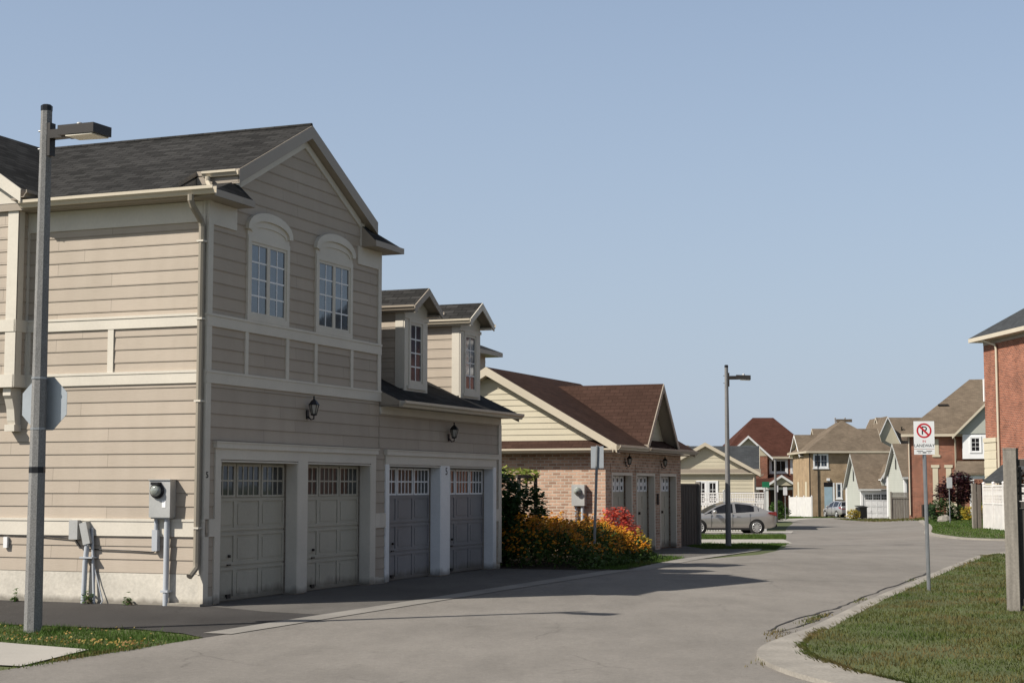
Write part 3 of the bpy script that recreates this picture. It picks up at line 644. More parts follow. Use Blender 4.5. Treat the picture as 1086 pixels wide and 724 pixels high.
# garage openings: casing, reveals, doors, header
for a0, a1 in ((.39, 2.68), (2.98, 5.24)):
    garage_door(A, R_, a0+.05, a1-.05, .015, 2.05, door_tan, 3, 3, out=-.2)
b = MB(); R_.slab(b, .25, .39, 0.03, 2.09, 0, .034); R_.slab(b, 2.68, 2.98, 0.03, 2.09, 0, .034); R_.slab(b, 5.24, 5.43, 0.03, 2.09, 0, .034); R_.slab(b, .25, 5.43, 2.09, 2.25, 0, .036)
for a in (.39, 2.68-.022, 2.98, 5.24-.022): b.box(a, a+.022, -.03, .17, .03, 2.07)
b.box(.39, 2.68, -.03, .17, 2.055, 2.078); b.box(2.98, 5.24, -.03, .17, 2.055, 2.078)
b.build('door_casing', trim_m, A)
b = MB(); R_.slab(b, .22, 5.46, 2.25, 2.33, 0, .07); R_.slab(b, .20, 5.48, 2.33, 2.35, 0, .085); b.build('door_header', trim_m, A)
lantern(A, R_, 2.98, 2.90, .80)
# utility boxes on the sunlit wall
b = MB(); L_.slab(b, .45, .80, 1.26, 1.79, .015, .17); L_.slab(b, .47, .78, 1.24, 1.26, .02, .15); L_.slab(b, .44, .81, 1.79, 1.80, .015, .19)
mb = b.build('electric_meter_box', grey_metal, A)
b = MB(); b.lathe([(.082, -.17), (.082, -.22), (.074, -.25), (.05, -.27), (.0, -.275)], L_.P(.66, 1.64), 18, ax='x'); b.build('meter_dial', dial_m, mb)
b = MB(); b.lathe([(.112, -.168), (.112, -.2), (.10, -.2)], L_.P(.66, 1.64), 18, ax='x'); L_.slab(b, .60, .72, 1.72, 1.76, .17, .26); b.build('dial_shade_ring', black_metal, mb)  # black ring and top bar stand in for shade round the dial
b = MB(); L_.slab(b, .52, .58, 1.40, 1.50, .17, .174); b.build('meter_sticker', sign_white, mb)
b = MB(); b.tube([L_.P(.55, 1.25, .08), L_.P(.55, -.05, .08)], .042, 10); b.tube([L_.P(.74, 1.25, .07), L_.P(.74, .98, .07), L_.P(.72, .9, .07)], .03, 8); L_.slab(b, .70, .79, .78, 1.08, .02, .10)
L_.slab(b, .49, .61, .2, .23, .0, .13); b.build('conduit', pvc_m, mb)
b = MB(); L_.slab(b, 2.06, 2.21, .93, 1.21, .03, .12); b.prism([L_.P(1.98, 1.17, .03), L_.P(1.98, 1.17, .13), L_.P(1.86, .88, .13), L_.P(1.86, .88, .03)], (0, 0, -.05))
L_.poly(b, [(2.02, 1.16), (1.90, 1.19), (1.82, .88), (1.94, .85)], .03, .14); ub = b.build('telephone_box', grey_metal, A)
b = MB(); b.tube([L_.P(1.90, .88, .09), L_.P(1.93, .6, .09), L_.P(1.95, -.05, .09)], .038, 8); b.tube([L_.P(1.84, 1.1, .06), L_.P(1.81, .5, .06), L_.P(1.77, -.05, .07)], .02, 8)
b.tube([L_.P(1.82, .6, .05), L_.P(1.72, .3, .05), L_.P(1.62, .05, .08), L_.P(1.66, -.02, .1)], .010, 6); L_.slab(b, 1.78, 2.0, .66, .68, .0, .14); b.build('conduit', pvc_m, ub)
b = MB(); L_.slab(b, 3.36, 3.43, .79, .95, .02, .06); b.build('outlet_box', white_trim, A)
b = MB()
b.tube([L_.P(3.6, .985, .03), L_.P(2.9, .975, .03), L_.P(2.15, .93, .035), L_.P(2.05, .80, .03), L_.P(1.95, .79, .03), L_.P(1.2, .775, .03), L_.P(.8, .76, .03), L_.P(.74, .80, .05)], .009, 5)
b.build('cable', black_metal, A)
# ---------------------------------------------------------------- lettering helper
def letters(parent, wf, txt, a, z, size, mat, out, name='lettering', depth=.004, align='CENTER'):
    cu = bpy.data.curves.new('t', 'FONT'); cu.body = txt; cu.size = size; cu.align_x = align; cu.align_y = 'CENTER'; cu.extrude = depth; cu.resolution_u = 4
    o = bpy.data.objects.new('t', cu); COL.objects.link(o); bpy.context.view_layer.update()
    me = bpy.data.meshes.new_from_object(o.evaluated_get(bpy.context.evaluated_depsgraph_get())); bpy.data.objects.remove(o); bpy.data.curves.remove(cu)
    c = wf.P(a, z, out); x = wf.n.cross(V((0, 0, 1))) * -1
    mt = Matrix((( x.x, 0, wf.n.x, c.x), (x.y, 0, wf.n.y, c.y), (0, 1, wf.n.z, c.z), (0, 0, 0, 1)))
    me.transform(mt); me.materials.clear(); me.materials.append(mat)
    n = bpy.data.objects.new(name, me); COL.objects.link(n); n.parent = parent; return n
letters(A, R_, '5', .03, 1.86, .13, black_metal, .034, 'house_number')

# ================================================================ one-storey garage with two dormers
B = thing('dormer_garage', 'low tan garage with two roof dormers and grey doors between white posts', 'garage', tuple(uv(5.6, 0)), LANE_ROT)
RB = R_
cr = MB()
for a, b in ((.0, .36), (2.6, 3.02), (5.25, 5.67)): cr.box(a+.002, b, 0, .24, 0, 2.08)
cr.box(.002, 5.67, 0, .24, 2.08, 3.1); cr.box(.003, 5.669, .24, 6.6, 0, 3.1); cr.prism([(.003, 0, 3.1), (.003, 6.6, 3.1), (.003, 3.1, 4.62)], (5.66, 0, 0)); cr.build('wall', siding_m, B)
sd = MB(); siding(sd, RB, 2.3, 3.0, .003, 5.65, exp=.19, zref=.46); siding(sd, RB, .12, 2.3, .003, .25, exp=.19, zref=.46); siding(sd, RB, .12, 2.3, 5.38, 5.65, exp=.19, zref=.46)
EB = WF((5.67, 0, 0), (0, 1, 0), (1, 0, 0)); siding(sd, EB, .2, 3.1, .1, 6.5, exp=.19, zref=.46); sd.build('siding', siding_m, B)
b = MB(); RB.slab(b, 0, .24, -.3, .13, 0, .01); RB.slab(b, 5.4, 5.67, -.3, .13, 0, .01); EB.slab(b, 0, 6.6, -.3, .2, 0, .01); b.build('foundation', parge_m, B)
board(B, RB, 'frieze_board', trim_m, 0.02, 5.68, 2.97, 3.12, .03)
board(B, RB, 'corner_board', trim_m, 5.55, 5.70, .14, 2.97, .032)
for a0, a1 in ((.003, .23), (5.40, 5.55)): board(B, RB, 'pier_band', trim_m, a0, a1, .985, 1.235, .036)
for a0, a1 in ((.36, 2.6), (3.02, 5.25)): garage_door(B, RB, a0+.05, a1-.05, .015, 2.05, door_grey, 3, 3, out=-.2, wm=white_trim)
b = MB(); RB.slab(b, .23, .36, 0.03, 2.09, 0, .034); RB.slab(b, 2.6, 3.02, 0.03, 2.09, 0, .034); RB.slab(b, 5.25, 5.40, 0.03, 2.09, 0, .034)
for a in (.36, 2.6-.022, 3.02, 5.25-.022): b.box(a, a+.022, -.03, .17, .03, 2.07)
b.build('door_post', white_trim, B)
b = MB(); RB.slab(b, .23, 5.40, 2.09, 2.25, 0, .036); b.box(.36, 2.6, -.03, .17, 2.055, 2.078); b.box(3.02, 5.25, -.03, .17, 2.055, 2.078); RB.slab(b, .20, 5.46, 2.25, 2.33, 0, .07); RB.slab(b, .18, 5.48, 2.33, 2.35, 0, .085); b.build('door_header', trim_m, B)
letters(B, RB, '5', 2.86, 1.98, .20, black_metal, .036, 'house_number')
lantern(B, RB, 3.0, 2.69, .78)
rz_ = lambda v: 3.2+.47*(v+.38)
rf = MB(); rf.prism([(.02, -.38, rz_(-.38)), (5.78, -.38, rz_(-.38)), (5.78, 3.1, rz_(3.1)), (.02, 3.1, rz_(3.1))], (0, 0, -.07), 0, 1, 1)
rf.prism([(.02, 6.58, rz_(-.38)), (5.78, 6.58, rz_(-.38)), (5.78, 3.1, rz_(3.1)), (.02, 3.1, rz_(3.1))][::-1], (0, 0, -.07), 0, 1, 1); rf.build('roof', [dark_shingle, soffit_m], B)
b = MB(); b.box(.02, 5.77, -.37, 0, 3.10, 3.125); b.prism([(5.79, -.39, rz_(-.38)-.005), (5.79, 3.1, rz_(3.1)-.005), (5.79, 3.1, rz_(3.1)-.2), (5.79, -.39, rz_(-.38)-.17)], (-.02, 0, 0)); b.prism([(.02, -.37, 3.09), (.02, 0, 3.09), (.02, 0, rz_(0)-.06), (.02, -.37, rz_(-.37)-.06)], (.03, 0, 0)); b.build('fascia', soffit_m, B)
gutter(B, (.02, -.385, 3.085), (5.80, -.385, 3.085), (0, -1, 0))
for a0 in (1.41, 4.02):
    a1 = a0+.98; cx = (a0+a1)/2
    d = MB(); d.prism([(a0, .2, 3.3), (a0, .2, 5.0), (a0, 3.1, 5.0), (a0, 3.1, 4.7)], (a1-a0, 0, 0)); d.prism([(a0, .2, 5.0), (a1, .2, 5.0), (cx, .2, 5.32)], (0, 2.9, 0))
    dm = d.build('dormer', siding_m, B)
    DF = WF((a0, .2, 0), (1, 0, 0), (0, -1, 0)); DL = WF((a0, .2, 0), (0, 1, 0), (-1, 0, 0)); DR = WF((a1, .2, 0), (0, 1, 0), (1, 0, 0))
    s_ = MB()
    for q in (DL, DR): siding(s_, q, 3.48, 5.0, .12, lambda z: max(.13, min(2.9, (z-3.2)/.47-.58)), exp=.19, zref=.46)
    s_.build('dormer_siding', siding_m, dm)
    t = MB(); DF.slab(t, -.02, 1.0, 3.46, 3.56, 0, .03); DF.slab(t, -.018, .16, 3.56, 4.83, 0, .03); DF.slab(t, .82, .998, 3.56, 4.83, 0, .03); DF.poly(t, [(-.018, 4.83), (.998, 4.83), (.998, 5.02), (.49, 5.31), (-.018, 5.02)], 0, .028)
    DL.slab(t, 0, .16, 3.5, 5.0, 0, .026); DR.slab(t, 0, .16, 3.5, 5.0, 0, .026); DF.slab(t, -.04, 1.02, 4.80, 4.86, 0, .05); DF.slab(t, .1, .9, 3.50, 3.56, .03, .06); t.build('dormer_trim', trim_m, dm)
    window(dm, DF, .16, .82, 3.56, 4.80, 2, 4, 1, .06, .045)
    r2 = MB(); zz = lambda x: 5.40-.62*abs(x-cx)
    for sg in (-1, 1):
        pts = [(cx+sg*.62, -.08, zz(cx+.62)), (cx, -.08, 5.40), (cx, 3.0, 5.40), (cx+sg*.62, 3.0, zz(cx+.62))]
        r2.prism(pts if sg > 0 else pts[::-1], (0, 0, -.05), 0, 1, 1)
    r2.build('dormer_roof', [dark_shingle, soffit_m], dm)
    f2 = MB()
    for sg in (-1, 1):
        f2.prism([(cx+sg*.63, -.10, zz(cx+.63)), (cx, -.10, 5.395), (cx, -.10, 5.25), (cx+sg*.63, -.10, zz(cx+.63)-.13)], (0, .025, 0))
        f2.prism([(cx+sg*.61, -.08, 4.90), (cx+sg*.61, 2.9, 4.90), (cx+sg*.48, 2.9, 4.90), (cx+sg*.48, -.08, 4.90)], (0, 0, .03))
    f2.build('dormer_fascia', soffit_m if a0 < 2 else trim_m, dm)
    for sg in (-1, 1): gutter(dm, (cx+sg*.62, -.1, 4.93), (cx+sg*.62, 2.6, 4.93), (sg, 0, 0), w=.075, h=.09, mat=soffit_m if a0 < 2 else None)
b = MB(); EB.slab(b, .05, .13, .2, 3.0, .02, .1); b.build('downspout', gutter_m, B)

# ================================================================ brick garage with brown roof
G = thing('brick_garage', 'tan brick garage with brown gabled roof behind the flower bed', 'garage', tuple(uv(18.3, 0)), LANE_ROT)
RG = R_; LG = L_; GL = 6.95
cr = MB(); ops = ((.48, 2.22), (2.58, 4.31), (4.79, 6.46)); e = 0
for a0, a1 in ops: cr.box(e, a0, 0, .26, -.2, 2.05); e = a1
cr.box(e, GL, 0, .26, -.2, 2.05); cr.box(0, GL, 0, .26, 2.05, 2.62); cr.box(.0, GL, .26, 6.3, -.2, 2.62); cr.build('brick_wall', brick_tan, G)
b = MB()
for k in range(24): z = 2.30+.0
for a0, a1 in ops: RG.slab(b, a0-.1, a1+.1, 2.06, 2.27, 0, .02)
b.build('soldier_course', brick_tan, G)
zr = lambda v: 4.74-.575*abs(v-3.12)
b = MB(); b.prism([(0.02, 0.0, 2.62), (0.02, 6.3, 2.62), (0.02, 3.12, 4.45)], (GL-.04, 0, 0)); b.build('gable_wall', cream_stucco, G)
s_ = MB(); GW = WF((0.02, 0, 0), (0, 1, 0), (-1, 0, 0)); siding(s_, GW, 2.8, 4.45, lambda z: 3.12-(4.56-z)/.575, lambda z: 3.12+(4.56-z)/.575, exp=.15, t=.014); s_.build('gable_siding', cream_stucco, G)
rf = MB()
rf.prism([(-.22, -.36, zr(-.36)), (GL+.2, -.36, zr(-.36)), (GL+.2, 3.12, 4.74), (-.22, 3.12, 4.74)], (0, 0, -.07), 0, 1, 1)
rf.prism([(-.22, 6.6, zr(6.6)), (GL+.2, 6.6, zr(6.6)), (GL+.2, 3.12, 4.74), (-.22, 3.12, 4.74)][::-1], (0, 0, -.07), 0, 1, 1)
roG = rf.build('roof', [brown_shingle, soffit_m], G)
x0, hw, zp = 3.9, 1.5, 4.47; k2 = 1.12
cg = MB(); zc = lambda x: zp-k2*abs(x-x0)
for sg in (-1, 1):
    pts = [(x0+sg*hw, -.38, zc(x0+hw)), (x0, -.38, zp), (x0, 2.75, zp), (x0+sg*hw, -.2, zc(x0+hw))]
    cg.prism(pts if sg > 0 else pts[::-1], (0, 0, -.08), 0, 1, 1)
cg.build('cross_gable_roof', [brown_shingle, soffit_m], roG)
cw = MB(); RG.poly(cw, [(x0-hw+.15, 2.86), (x0+hw-.15, 2.86), (x0, 4.36)], -.5, .0); cw.build('cross_gable_wall', cream_stucco, G)
s_ = MB(); siding(s_, RG, 2.92, 4.3, lambda z: x0-(4.33-z)/k2, lambda z: x0+(4.33-z)/k2, exp=.15, t=.014); s_.build('gable_siding', cream_stucco, G)
sk = MB(); sk.prism([(x0-hw+.1, -.36, 2.74), (x0+hw-.1, -.36, 2.74), (x0+hw-.1, 0.02, 2.92), (x0-hw+.1, 0.02, 2.92)], (0, 0, -.05)); sk.prism([(-.28, .0, 2.64), (-.28, 6.2, 2.64), (.03, 6.2, 2.86), (.03, .0, 2.86)][::-1], (0, 0, -.05)); sk.build('skirt_roof', brown_shingle, G)
b = MB()
for sg, v0 in ((-1, -.38), (1, 6.62)): b.prism([(-.245, v0, zr(v0)-.005), (-.245, 3.12, 4.735), (-.245, 3.12, 4.52), (-.245, v0, zr(v0)-.2)], (.03, 0, 0)); b.prism([(-.215, v0, zr(v0)-.2), (-.215, 3.12, 4.535), (-.215, 3.12, 4.52), (-.215, v0, zr(v0)-.215)], (.23, 0, 0))
for sg in (-1, 1): b.prism([(GL+.2, -.38, zr(-.38)-.005), (GL+.2, 3.12, 4.735), (GL+.2, 3.12, 4.52), (GL+.2, -.38, zr(-.38)-.2)], (.03, 0, 0)) if sg > 0 else None
b.build('rake_fascia', gutter_m, G)
b = MB()
for sg in (-1, 1): b.prism([(x0+sg*hw, -.405, zc(x0+hw)), (x0, -.405, zp-.005), (x0, -.405, zp-.2), (x0+sg*(hw), -.405, zc(x0+hw)-.2)], (0, .03, 0))
b.box(0, GL, -.34, 0, 2.56, 2.59); b.build('fascia', soffit_m, G)
gutter(G, (-.25, -.36, 2.60), (x0-hw-.05, -.36, 2.60), (0, -1, 0)); gutter(G, (x0-hw-.03, -.37, 2.60), (GL+.2, -.37, 2.60), (0, -1, 0), mat=soffit_m); gutter(G, (-.28, -.3, 2.53), (-.28, 6.3, 2.53), (-1, 0, 0))
for a0, a1 in ops:
    b = MB(); o_ = -.2
    RG.slab(b, a0+.05, a1-.05, .0, 2.02, o_-.04, o_)
    for r in range(1, 4): RG.slab(b, a0+.05, a1-.05, r*.505-.008, r*.505, o_, o_+.006)
    for r in range(3):
        for c in range(3):
            q = a0+.12+c*(a1-a0-.24)/3; RG.slab(b, q+.04, q+(a1-a0-.24)/3-.04, r*.505+.09, r*.505+.42, o_, o_+.012)
    dd = b.build('garage_door', door_tan, G); f = MB(); gp = MB()
    for c in range(4):
        for r in range(2):
            q = a0+.15+c*(a1-a0-.3)/4; w_ = (a1-a0-.3)/4; z0 = 1.56+r*.2
            for (i, j, k, l) in ((q+.03, q+w_-.03, z0, z0+.05), (q+.03, q+w_-.03, z0+.15, z0+.2), (q+.03, q+.1, z0+.05, z0+.15), (q+w_-.1, q+w_-.03, z0+.05, z0+.15)): RG.slab(f, i, j, k, l, o_, o_+.02)
            gp.face([RG.P(q+.08, z0+.04, o_+.006), RG.P(q+w_-.08, z0+.04, o_+.006), RG.P(q+w_-.08, z0+.16, o_+.006), RG.P(q+.08, z0+.16, o_+.006)])
    f.build('window_frame', white_trim, dd); gp.build('pane', dark_glass, dd)
    h = MB(); RG.slab(h, (a0+a1)/2-.03, (a0+a1)/2+.03, .95, 1.02, o_, o_+.05); h.build('handle', bronze_metal, dd)
b = MB()
for a0, a1 in ops:
    b.box(a0, a0+.07, -.012, .16, 0, 2.05); b.box(a1-.07, a1, -.012, .16, 0, 2.05); b.box(a0+.07, a1-.07, -.012, .16, 1.98, 2.05)
b.build('door_casing', trim_m, G)
lantern(G, RG, 1.63, 2.32, .7); lantern(G, RG, 4.93, 2.32, .7)
b = MB(); LG.slab(b, .50, .84, 1.22, 1.74, .0, .16); m_ = b.build('electric_meter_box', grey_metal, G)
b = MB(); b.lathe([(.10, -.16), (.10, -.19), (.08, -.2), (.075, -.26), (.0, -.285)], LG.P(.67, 1.58), 16, ax='x'); b.build('meter_dial', dial_m, m_)
b = MB(); b.tube([LG.P(.58, 1.22, .07), LG.P(.58, -.1, .07)], .045, 8); b.tube([LG.P(.76, 1.22, .06), LG.P(.76, -.1, .06)], .03, 8); b.build('conduit', pvc_m, m_)
b = MB(); b.tube([RG.P(4.47, 1.5, .04), RG.P(4.47, 1.2, .04)], .03, 6); b.build('keypad_box', bronze_metal, G)

# two-storey house behind, only a corner shows above the brick garage
Hb = thing('rear_house', 'dark taupe upper storey corner behind the dormers above the brown roof', 'house', tuple(uv(29, 8.6)+V((-1.5, 0, 0))), LANE_ROT)
b = MB(); b.box(0, 6.2, 0, 8, -.2, 6.6); b.build('wall', soffit_m, Hb)
q = WF((0, 0, 0), (0, 1, 0), (-1, 0, 0)); s_ = MB(); siding(s_, q, 3, 6.5, 0, 8, exp=.2); qq = WF((0, 0, 0), (1, 0, 0), (0, -1, 0)); siding(s_, qq, 3, 6.5, 0, 6.2, holes=[(3.2, 5.2, 4.5, 6.2)], exp=.2); s_.build('siding', siding_m, Hb)
window(Hb, qq, 3.2, 5.2, 4.5, 6.1, 2, 3, 1, .12, .05, mt=white_trim)
b = MB(); b.face([(-.5, -.5, 6.6), (6.7, -.5, 6.6), (4.5, 3.5, 8.2), (1.5, 3.5, 8.2)]); b.face([(6.7, -.5, 6.6), (6.7, 8.5, 6.6), (4.5, 4.5, 8.2), (4.5, 3.5, 8.2)]); b.face([(6.7, 8.5, 6.6), (-.5, 8.5, 6.6), (1.5, 4.5, 8.2), (4.5, 4.5, 8.2)]); b.face([(-.5, 8.5, 6.6), (-.5, -.5, 6.6), (1.5, 3.5, 8.2), (1.5, 4.5, 8.2)]); b.face([(1.5, 3.5, 8.2), (4.5, 3.5, 8.2), (4.5, 4.5, 8.2), (1.5, 4.5, 8.2)]); b.build('roof', dark_shingle, Hb)
b = MB(); b.box(-.5, 6.7, -.5, 8.5, 6.45, 6.6); b.build('eave', soffit_m, Hb)

# ================================================================ street lamps
def street_lamp(label, loc, H, az, r0=.105, r1=.066, group='street lamps along the lane', k=1.0):
    t = thing('street_lamp', label, 'street lamp', loc, az, group); n = 8
    b = MB(); b.lathe([(r0*1.0, -.3), (r0, 0), (r1, H)], (0, 0, 0), n, smooth=False); b.build('pole', pole_m, t)
    b = MB(); b.lathe([(r1*1.06, H-.06), (r1*1.08, H), (r1*.8, H+.015), (0, H+.015)], (0, 0, 0), n, smooth=False); b.build('pole_cap', black_metal, t)
    b = MB(); b.box(r1*.9, r1+.035, -.05, .05, H-.62, H-.22); b.build('mounting_plate', bronze_metal, t)
    for zz in (H-.3, H-.52):
        b = MB(); b.tube([(-r1-.045, 0, zz), (-r1*.8, 0, zz)], .012, 6); b.build('bolt', galv_m, t)
    b = MB(); b.box(r1+.03, .34, -.06, .06, H-.415, H-.31); b.build('arm', bronze_metal, t)
    b = MB(); z0 = H-.425
    b.prism([(.28, -.13, z0+.02), (.84*k, -.17, z0), (.84*k, .17, z0), (.28, .13, z0+.02)][::-1], (0, 0, .118))
    f = b.build('lamp_head', bronze_metal, t)
    b = MB(); b.prism([(.40, -.13, z0+.008), (.81*k, -.155, z0-.003), (.81*k, .155, z0-.003), (.40, .13, z0+.008)], (0, 0, -.012)); b.build('lens', lamp_lens, f)
    b = MB(); b.lathe([(.035, 0), (.035, .05), (.02, .06), (0, .06)], (.5, 0, z0+.12), 10); b.build('photocell', grey_metal, f)
    return t
LP = V((-5.62, 19.03, 0))
lamp1 = street_lamp('tall grey octagonal lamp post in the grass patch beside the large tan house', tuple(LP), 6.27, math.radians(-24))
for z in (2.38, 2.98): b = MB(); b.lathe([(.094, z-.012), (.094, z+.012)], (0, 0, 0), 8, smooth=False); b.build('steel_band', galv_m, lamp1)
b = MB(); b.lathe([(.096, 1.86), (.096, 1.93)], (0, 0, 0), 8, smooth=False); b.build('dark_band', black_metal, lamp1)
street_lamp('slim grey lamp post in the grass strip beyond the brick garage', (6.3, 47.0, gz(6.3, 47)), 5.3, math.radians(-8), .085, .052, k=.84)
# stop sign seen from behind, strapped to the near post
na = math.radians(70); nrm = V((math.cos(na), math.sin(na), 0)); sdv = V((-nrm.y, nrm.x, 0))
ss = thing('stop_sign', 'octagonal road sign seen from behind on the near lamp post', 'road sign', tuple(LP+nrm*.108+V((0, 0, 2.68))))
rr = .315/math.cos(math.pi/8); oc = [(rr*math.cos(math.pi/8+k*math.pi/4), rr*math.sin(math.pi/8+k*math.pi/4)) for k in range(8)]
b = MB(); b.prism([sdv*x+V((0, 0, z)) for x, z in oc], nrm*.004); b.build('sign_plate', sign_back, ss)
b = MB(); b.prism([sdv*x+V((0, 0, z))+nrm*.0045 for x, z in oc], nrm*.001); b.build('sign_face', sign_white, ss)
b = MB(); b.prism([sdv*x*.94+V((0, 0, z*.94))+nrm*.006 for x, z in oc], nrm*.001); b.build('red_face', sign_red, ss)
for z in (-.25, .26):
    b = MB(); b.prism([nrm*-.05+sdv*-.03+V((0, 0, z)), nrm*-.05+sdv*.03+V((0, 0, z)), nrm*-.001+sdv*.03+V((0, 0, z)), nrm*-.001+sdv*-.03+V((0, 0, z))], (0, 0, .03)); b.build('bracket', galv_m, ss)

# ================================================================ sign posts
def upost(parent, H, lean=(0, 0), w=.03):
    b = MB(); l = V((lean[0], lean[1], H+.2))
    b.prism([(-w, .02, -.2), (-w*.45, .02, -.2), (-w*.45, -.012, -.2), (w*.45, -.012, -.2), (w*.45, .02, -.2), (w, .02, -.2), (w, .026, -.2), (w*.35, .026, -.2), (w*.35, -.004, -.2), (-w*.35, -.004, -.2), (-w*.35, .026, -.2), (-w, .026, -.2)], l); return b.build('sign_post', galv_m, parent)
np_ = thing('no_parking_sign', 'white no parking sign with red circle on a steel post in the right verge', 'road sign', (6.6, 25.6, gz(6.6, 25.6)+.05), math.radians(-4))
upost(np_, 2.62, (-.03, 0))
FS = WF((0, -.016, 0), (1, 0, 0), (0, -1, 0)); SX = -.03
b = MB(); FS.slab(b, SX-.162, SX+.162, 2.245, 2.685, 0, .004); pl = b.build('sign_plate', sign_white, np_)
b = MB(); FS.slab(b, SX-.162, SX+.162, 2.155, 2.238, 0, .004); pl2 = b.build('sign_tab', sign_white, np_)
def ring(mb, wf, cx, cz, r0, r1, o0, o1, n=36):
    for k in range(n):
        a, c = 2*math.pi*k/n, 2*math.pi*(k+1)/n
        wf.poly(mb, [(cx+r0*math.cos(a), cz+r0*math.sin(a)), (cx+r1*math.cos(a), cz+r1*math.sin(a)), (cx+r1*math.cos(c), cz+r1*math.sin(c)), (cx+r0*math.cos(c), cz+r0*math.sin(c))], o0, o1)
CZ = 2.535
b = MB(); ring(b, FS, SX, CZ, .092, .118, .004, .0055); q = .105*math.sqrt(.5); w_ = .011
FS.poly(b, [(SX-q-w_, CZ+q-w_), (SX-q+w_, CZ+q+w_), (SX+q+w_, CZ-q+w_), (SX+q-w_, CZ-q-w_)], .004, .0065); b.build('red_circle', sign_red, pl)
letters(pl, FS, 'P', SX, CZ-.004, .19, sign_black, .0048, 'letter_mark', .0008)
letters(pl, FS, 'IN', SX, 2.365, .055, sign_red, .0048, 'lettering', .0008); letters(pl, FS, 'LANEWAY', SX, 2.295, .068, sign_black, .0048, 'lettering', .0008)
b = MB(); FS.slab(b, SX-.12, SX-.02, 2.205, 2.215, .004, .005); FS.slab(b, SX+.03, SX+.12, 2.205, 2.215, .004, .005); FS.slab(b, SX-.03, SX+.03, 2.178, 2.196, .004, .005); FS.slab(b, SX-.1, SX-.05, 2.182, 2.19, .004, .005); FS.slab(b, SX+.05, SX+.1, 2.182, 2.19, .004, .005)
b.build('small_print', sign_black, pl2)
bs = thing('sign_post', 'leaning steel post with a sign seen from behind in the orange flower bed', 'road sign', (1.74, 34.68, 0), LANE_ROT-math.pi/2)
upost(bs, 2.58, (.10, 0)); b = MB(); BSF = WF((.095, .028, 0), (1, 0, 0), (0, 1, 0)); BSF.slab(b, -.145, .145, 2.09, 2.56, 0, .004); b.build('sign_plate', sign_back, bs)
def far_sign(label, x, y, h, w, ph, mat, rz=0, name='road_sign', pr=.028):
    t = thing(name, label, 'road sign', (x, y, gz(x, y)), rz); b = MB(); b.tube([(0, 0, -.2), (0, 0, h)], pr, 6); b.build('sign_post', galv_m, t)
    b = MB(); b.box(-w/2, w/2, -.045, -.035, h-ph, h); b.build('sign_plate', mat, t); return t
far_sign('small white sign on a thin post before the red brick house', 22.6, 83.2, 2.4, .3, .55, sign_white, .2, pr=.022)
far_sign('white rectangular sign on a post before the red roofed house, right of the pair', 21.2, 125.0, 2.6, .32, .62, sign_white, .1)
far_sign('white rectangular sign on the taller post before the red roofed house', 19.9, 121.0, 2.7, .2, .5, sign_white, .1, pr=.05)
t = far_sign('green street name sign on a thin post before the red roofed house', 18.75, 119.0, 2.95, .55, .42, sign_green, .1, 'street_name_sign')
t = thing('lamp_pole', 'bare grey utility pole standing before the red roofed house', 'pole', (19.65, 120.0, gz(19.65, 120))); b = MB(); b.lathe([(.11, -.2), (.08, 4.6)], n=8); b.build('pole', pole_m, t); b = MB(); b.lathe([(.085, 4.58), (.06, 4.66), (0, 4.66)], n=8); b.build('pole_cap', black_metal, t)

# ================================================================ generic house pieces for the farther buildings
def hip(parent, x0, x1, y0, y1, z, h, mat, ov=.4, ins=None, fmat=None, name='roof'):
    X0, X1, Y0, Y1 = x0-ov, x1+ov, y0-ov, y1+ov; b = MB(); f = MB()
    w, d = X1-X0, Y1-Y0; i = ins if ins is not None else min(w, d)/2
    if w >= d: A_, B_ = (X0+i, (Y0+Y1)/2, z+h), (X1-i, (Y0+Y1)/2, z+h)
    else: A_, B_ = ((X0+X1)/2, Y0+i, z+h), ((X0+X1)/2, Y1-i, z+h)
    c = [(X0, Y0, z), (X1, Y0, z), (X1, Y1, z), (X0, Y1, z)]
    if w >= d: b.face([c[0], c[1], B_, A_]); b.face([c[1], c[2], B_]); b.face([c[2], c[3], A_, B_]); b.face([c[3], c[0], A_])
    else: b.face([c[0], c[1], A_]); b.face([c[1], c[2], B_, A_]); b.face([c[2], c[3], B_]); b.face([c[3], c[0], A_, B_])
    o = b.build(name, mat, parent); f.box(X0, X1, Y0, Y1, z-.18, z-.004); f.build('eave', fmat or gutter_m, o); return o
def gable(parent, x0, x1, y0, y1, z, h, mat, ax='y', ov=.35, wallm=None, fmat=None, name='roof', th=.12):
    """ax: the direction the ridge runs"""
    def P(a, b_, c): return (a, b_, c) if ax == 'y' else (b_, a, c)
    a0, a1, b0, b1 = (x0, x1, y0, y1) if ax == 'y' else (y0, y1, x0, x1)
    m = (a0+a1)/2; s_ = h/((a1-a0)/2); b = MB(); f = MB()
    for sg in (-1, 1):
        e_ = m+sg*((a1-a0)/2+ov); ze_ = z-ov*s_
        pts = [P(e_, b0-ov, ze_+th), P(e_, b1+ov, ze_+th), P(m, b1+ov, z+h+th), P(m, b0-ov, z+h+th)]
        b.prism(pts, (0, 0, -th*.6), 0, 1, 1)
        for be in (b0-ov-.02, b1+ov):
            v0 = P(0, .03, 0); f.prism([P(e_, be, ze_+th), P(m, be, z+h+th), P(m, be, z+h+th-.2), P(e_, be, ze_+th-.2)], v0)
    o = b.build(name, [mat, fmat or gutter_m], parent); f.build('rake_board', fmat or gutter_m, o)
    if wallm: w = MB(); w.prism([P(a0, b0, z-.02), P(a1, b0, z-.02), P(m, b0, z+h-.04)], P(0, b1-b0, 0)); w.build('gable_wall', wallm, parent)
    return o
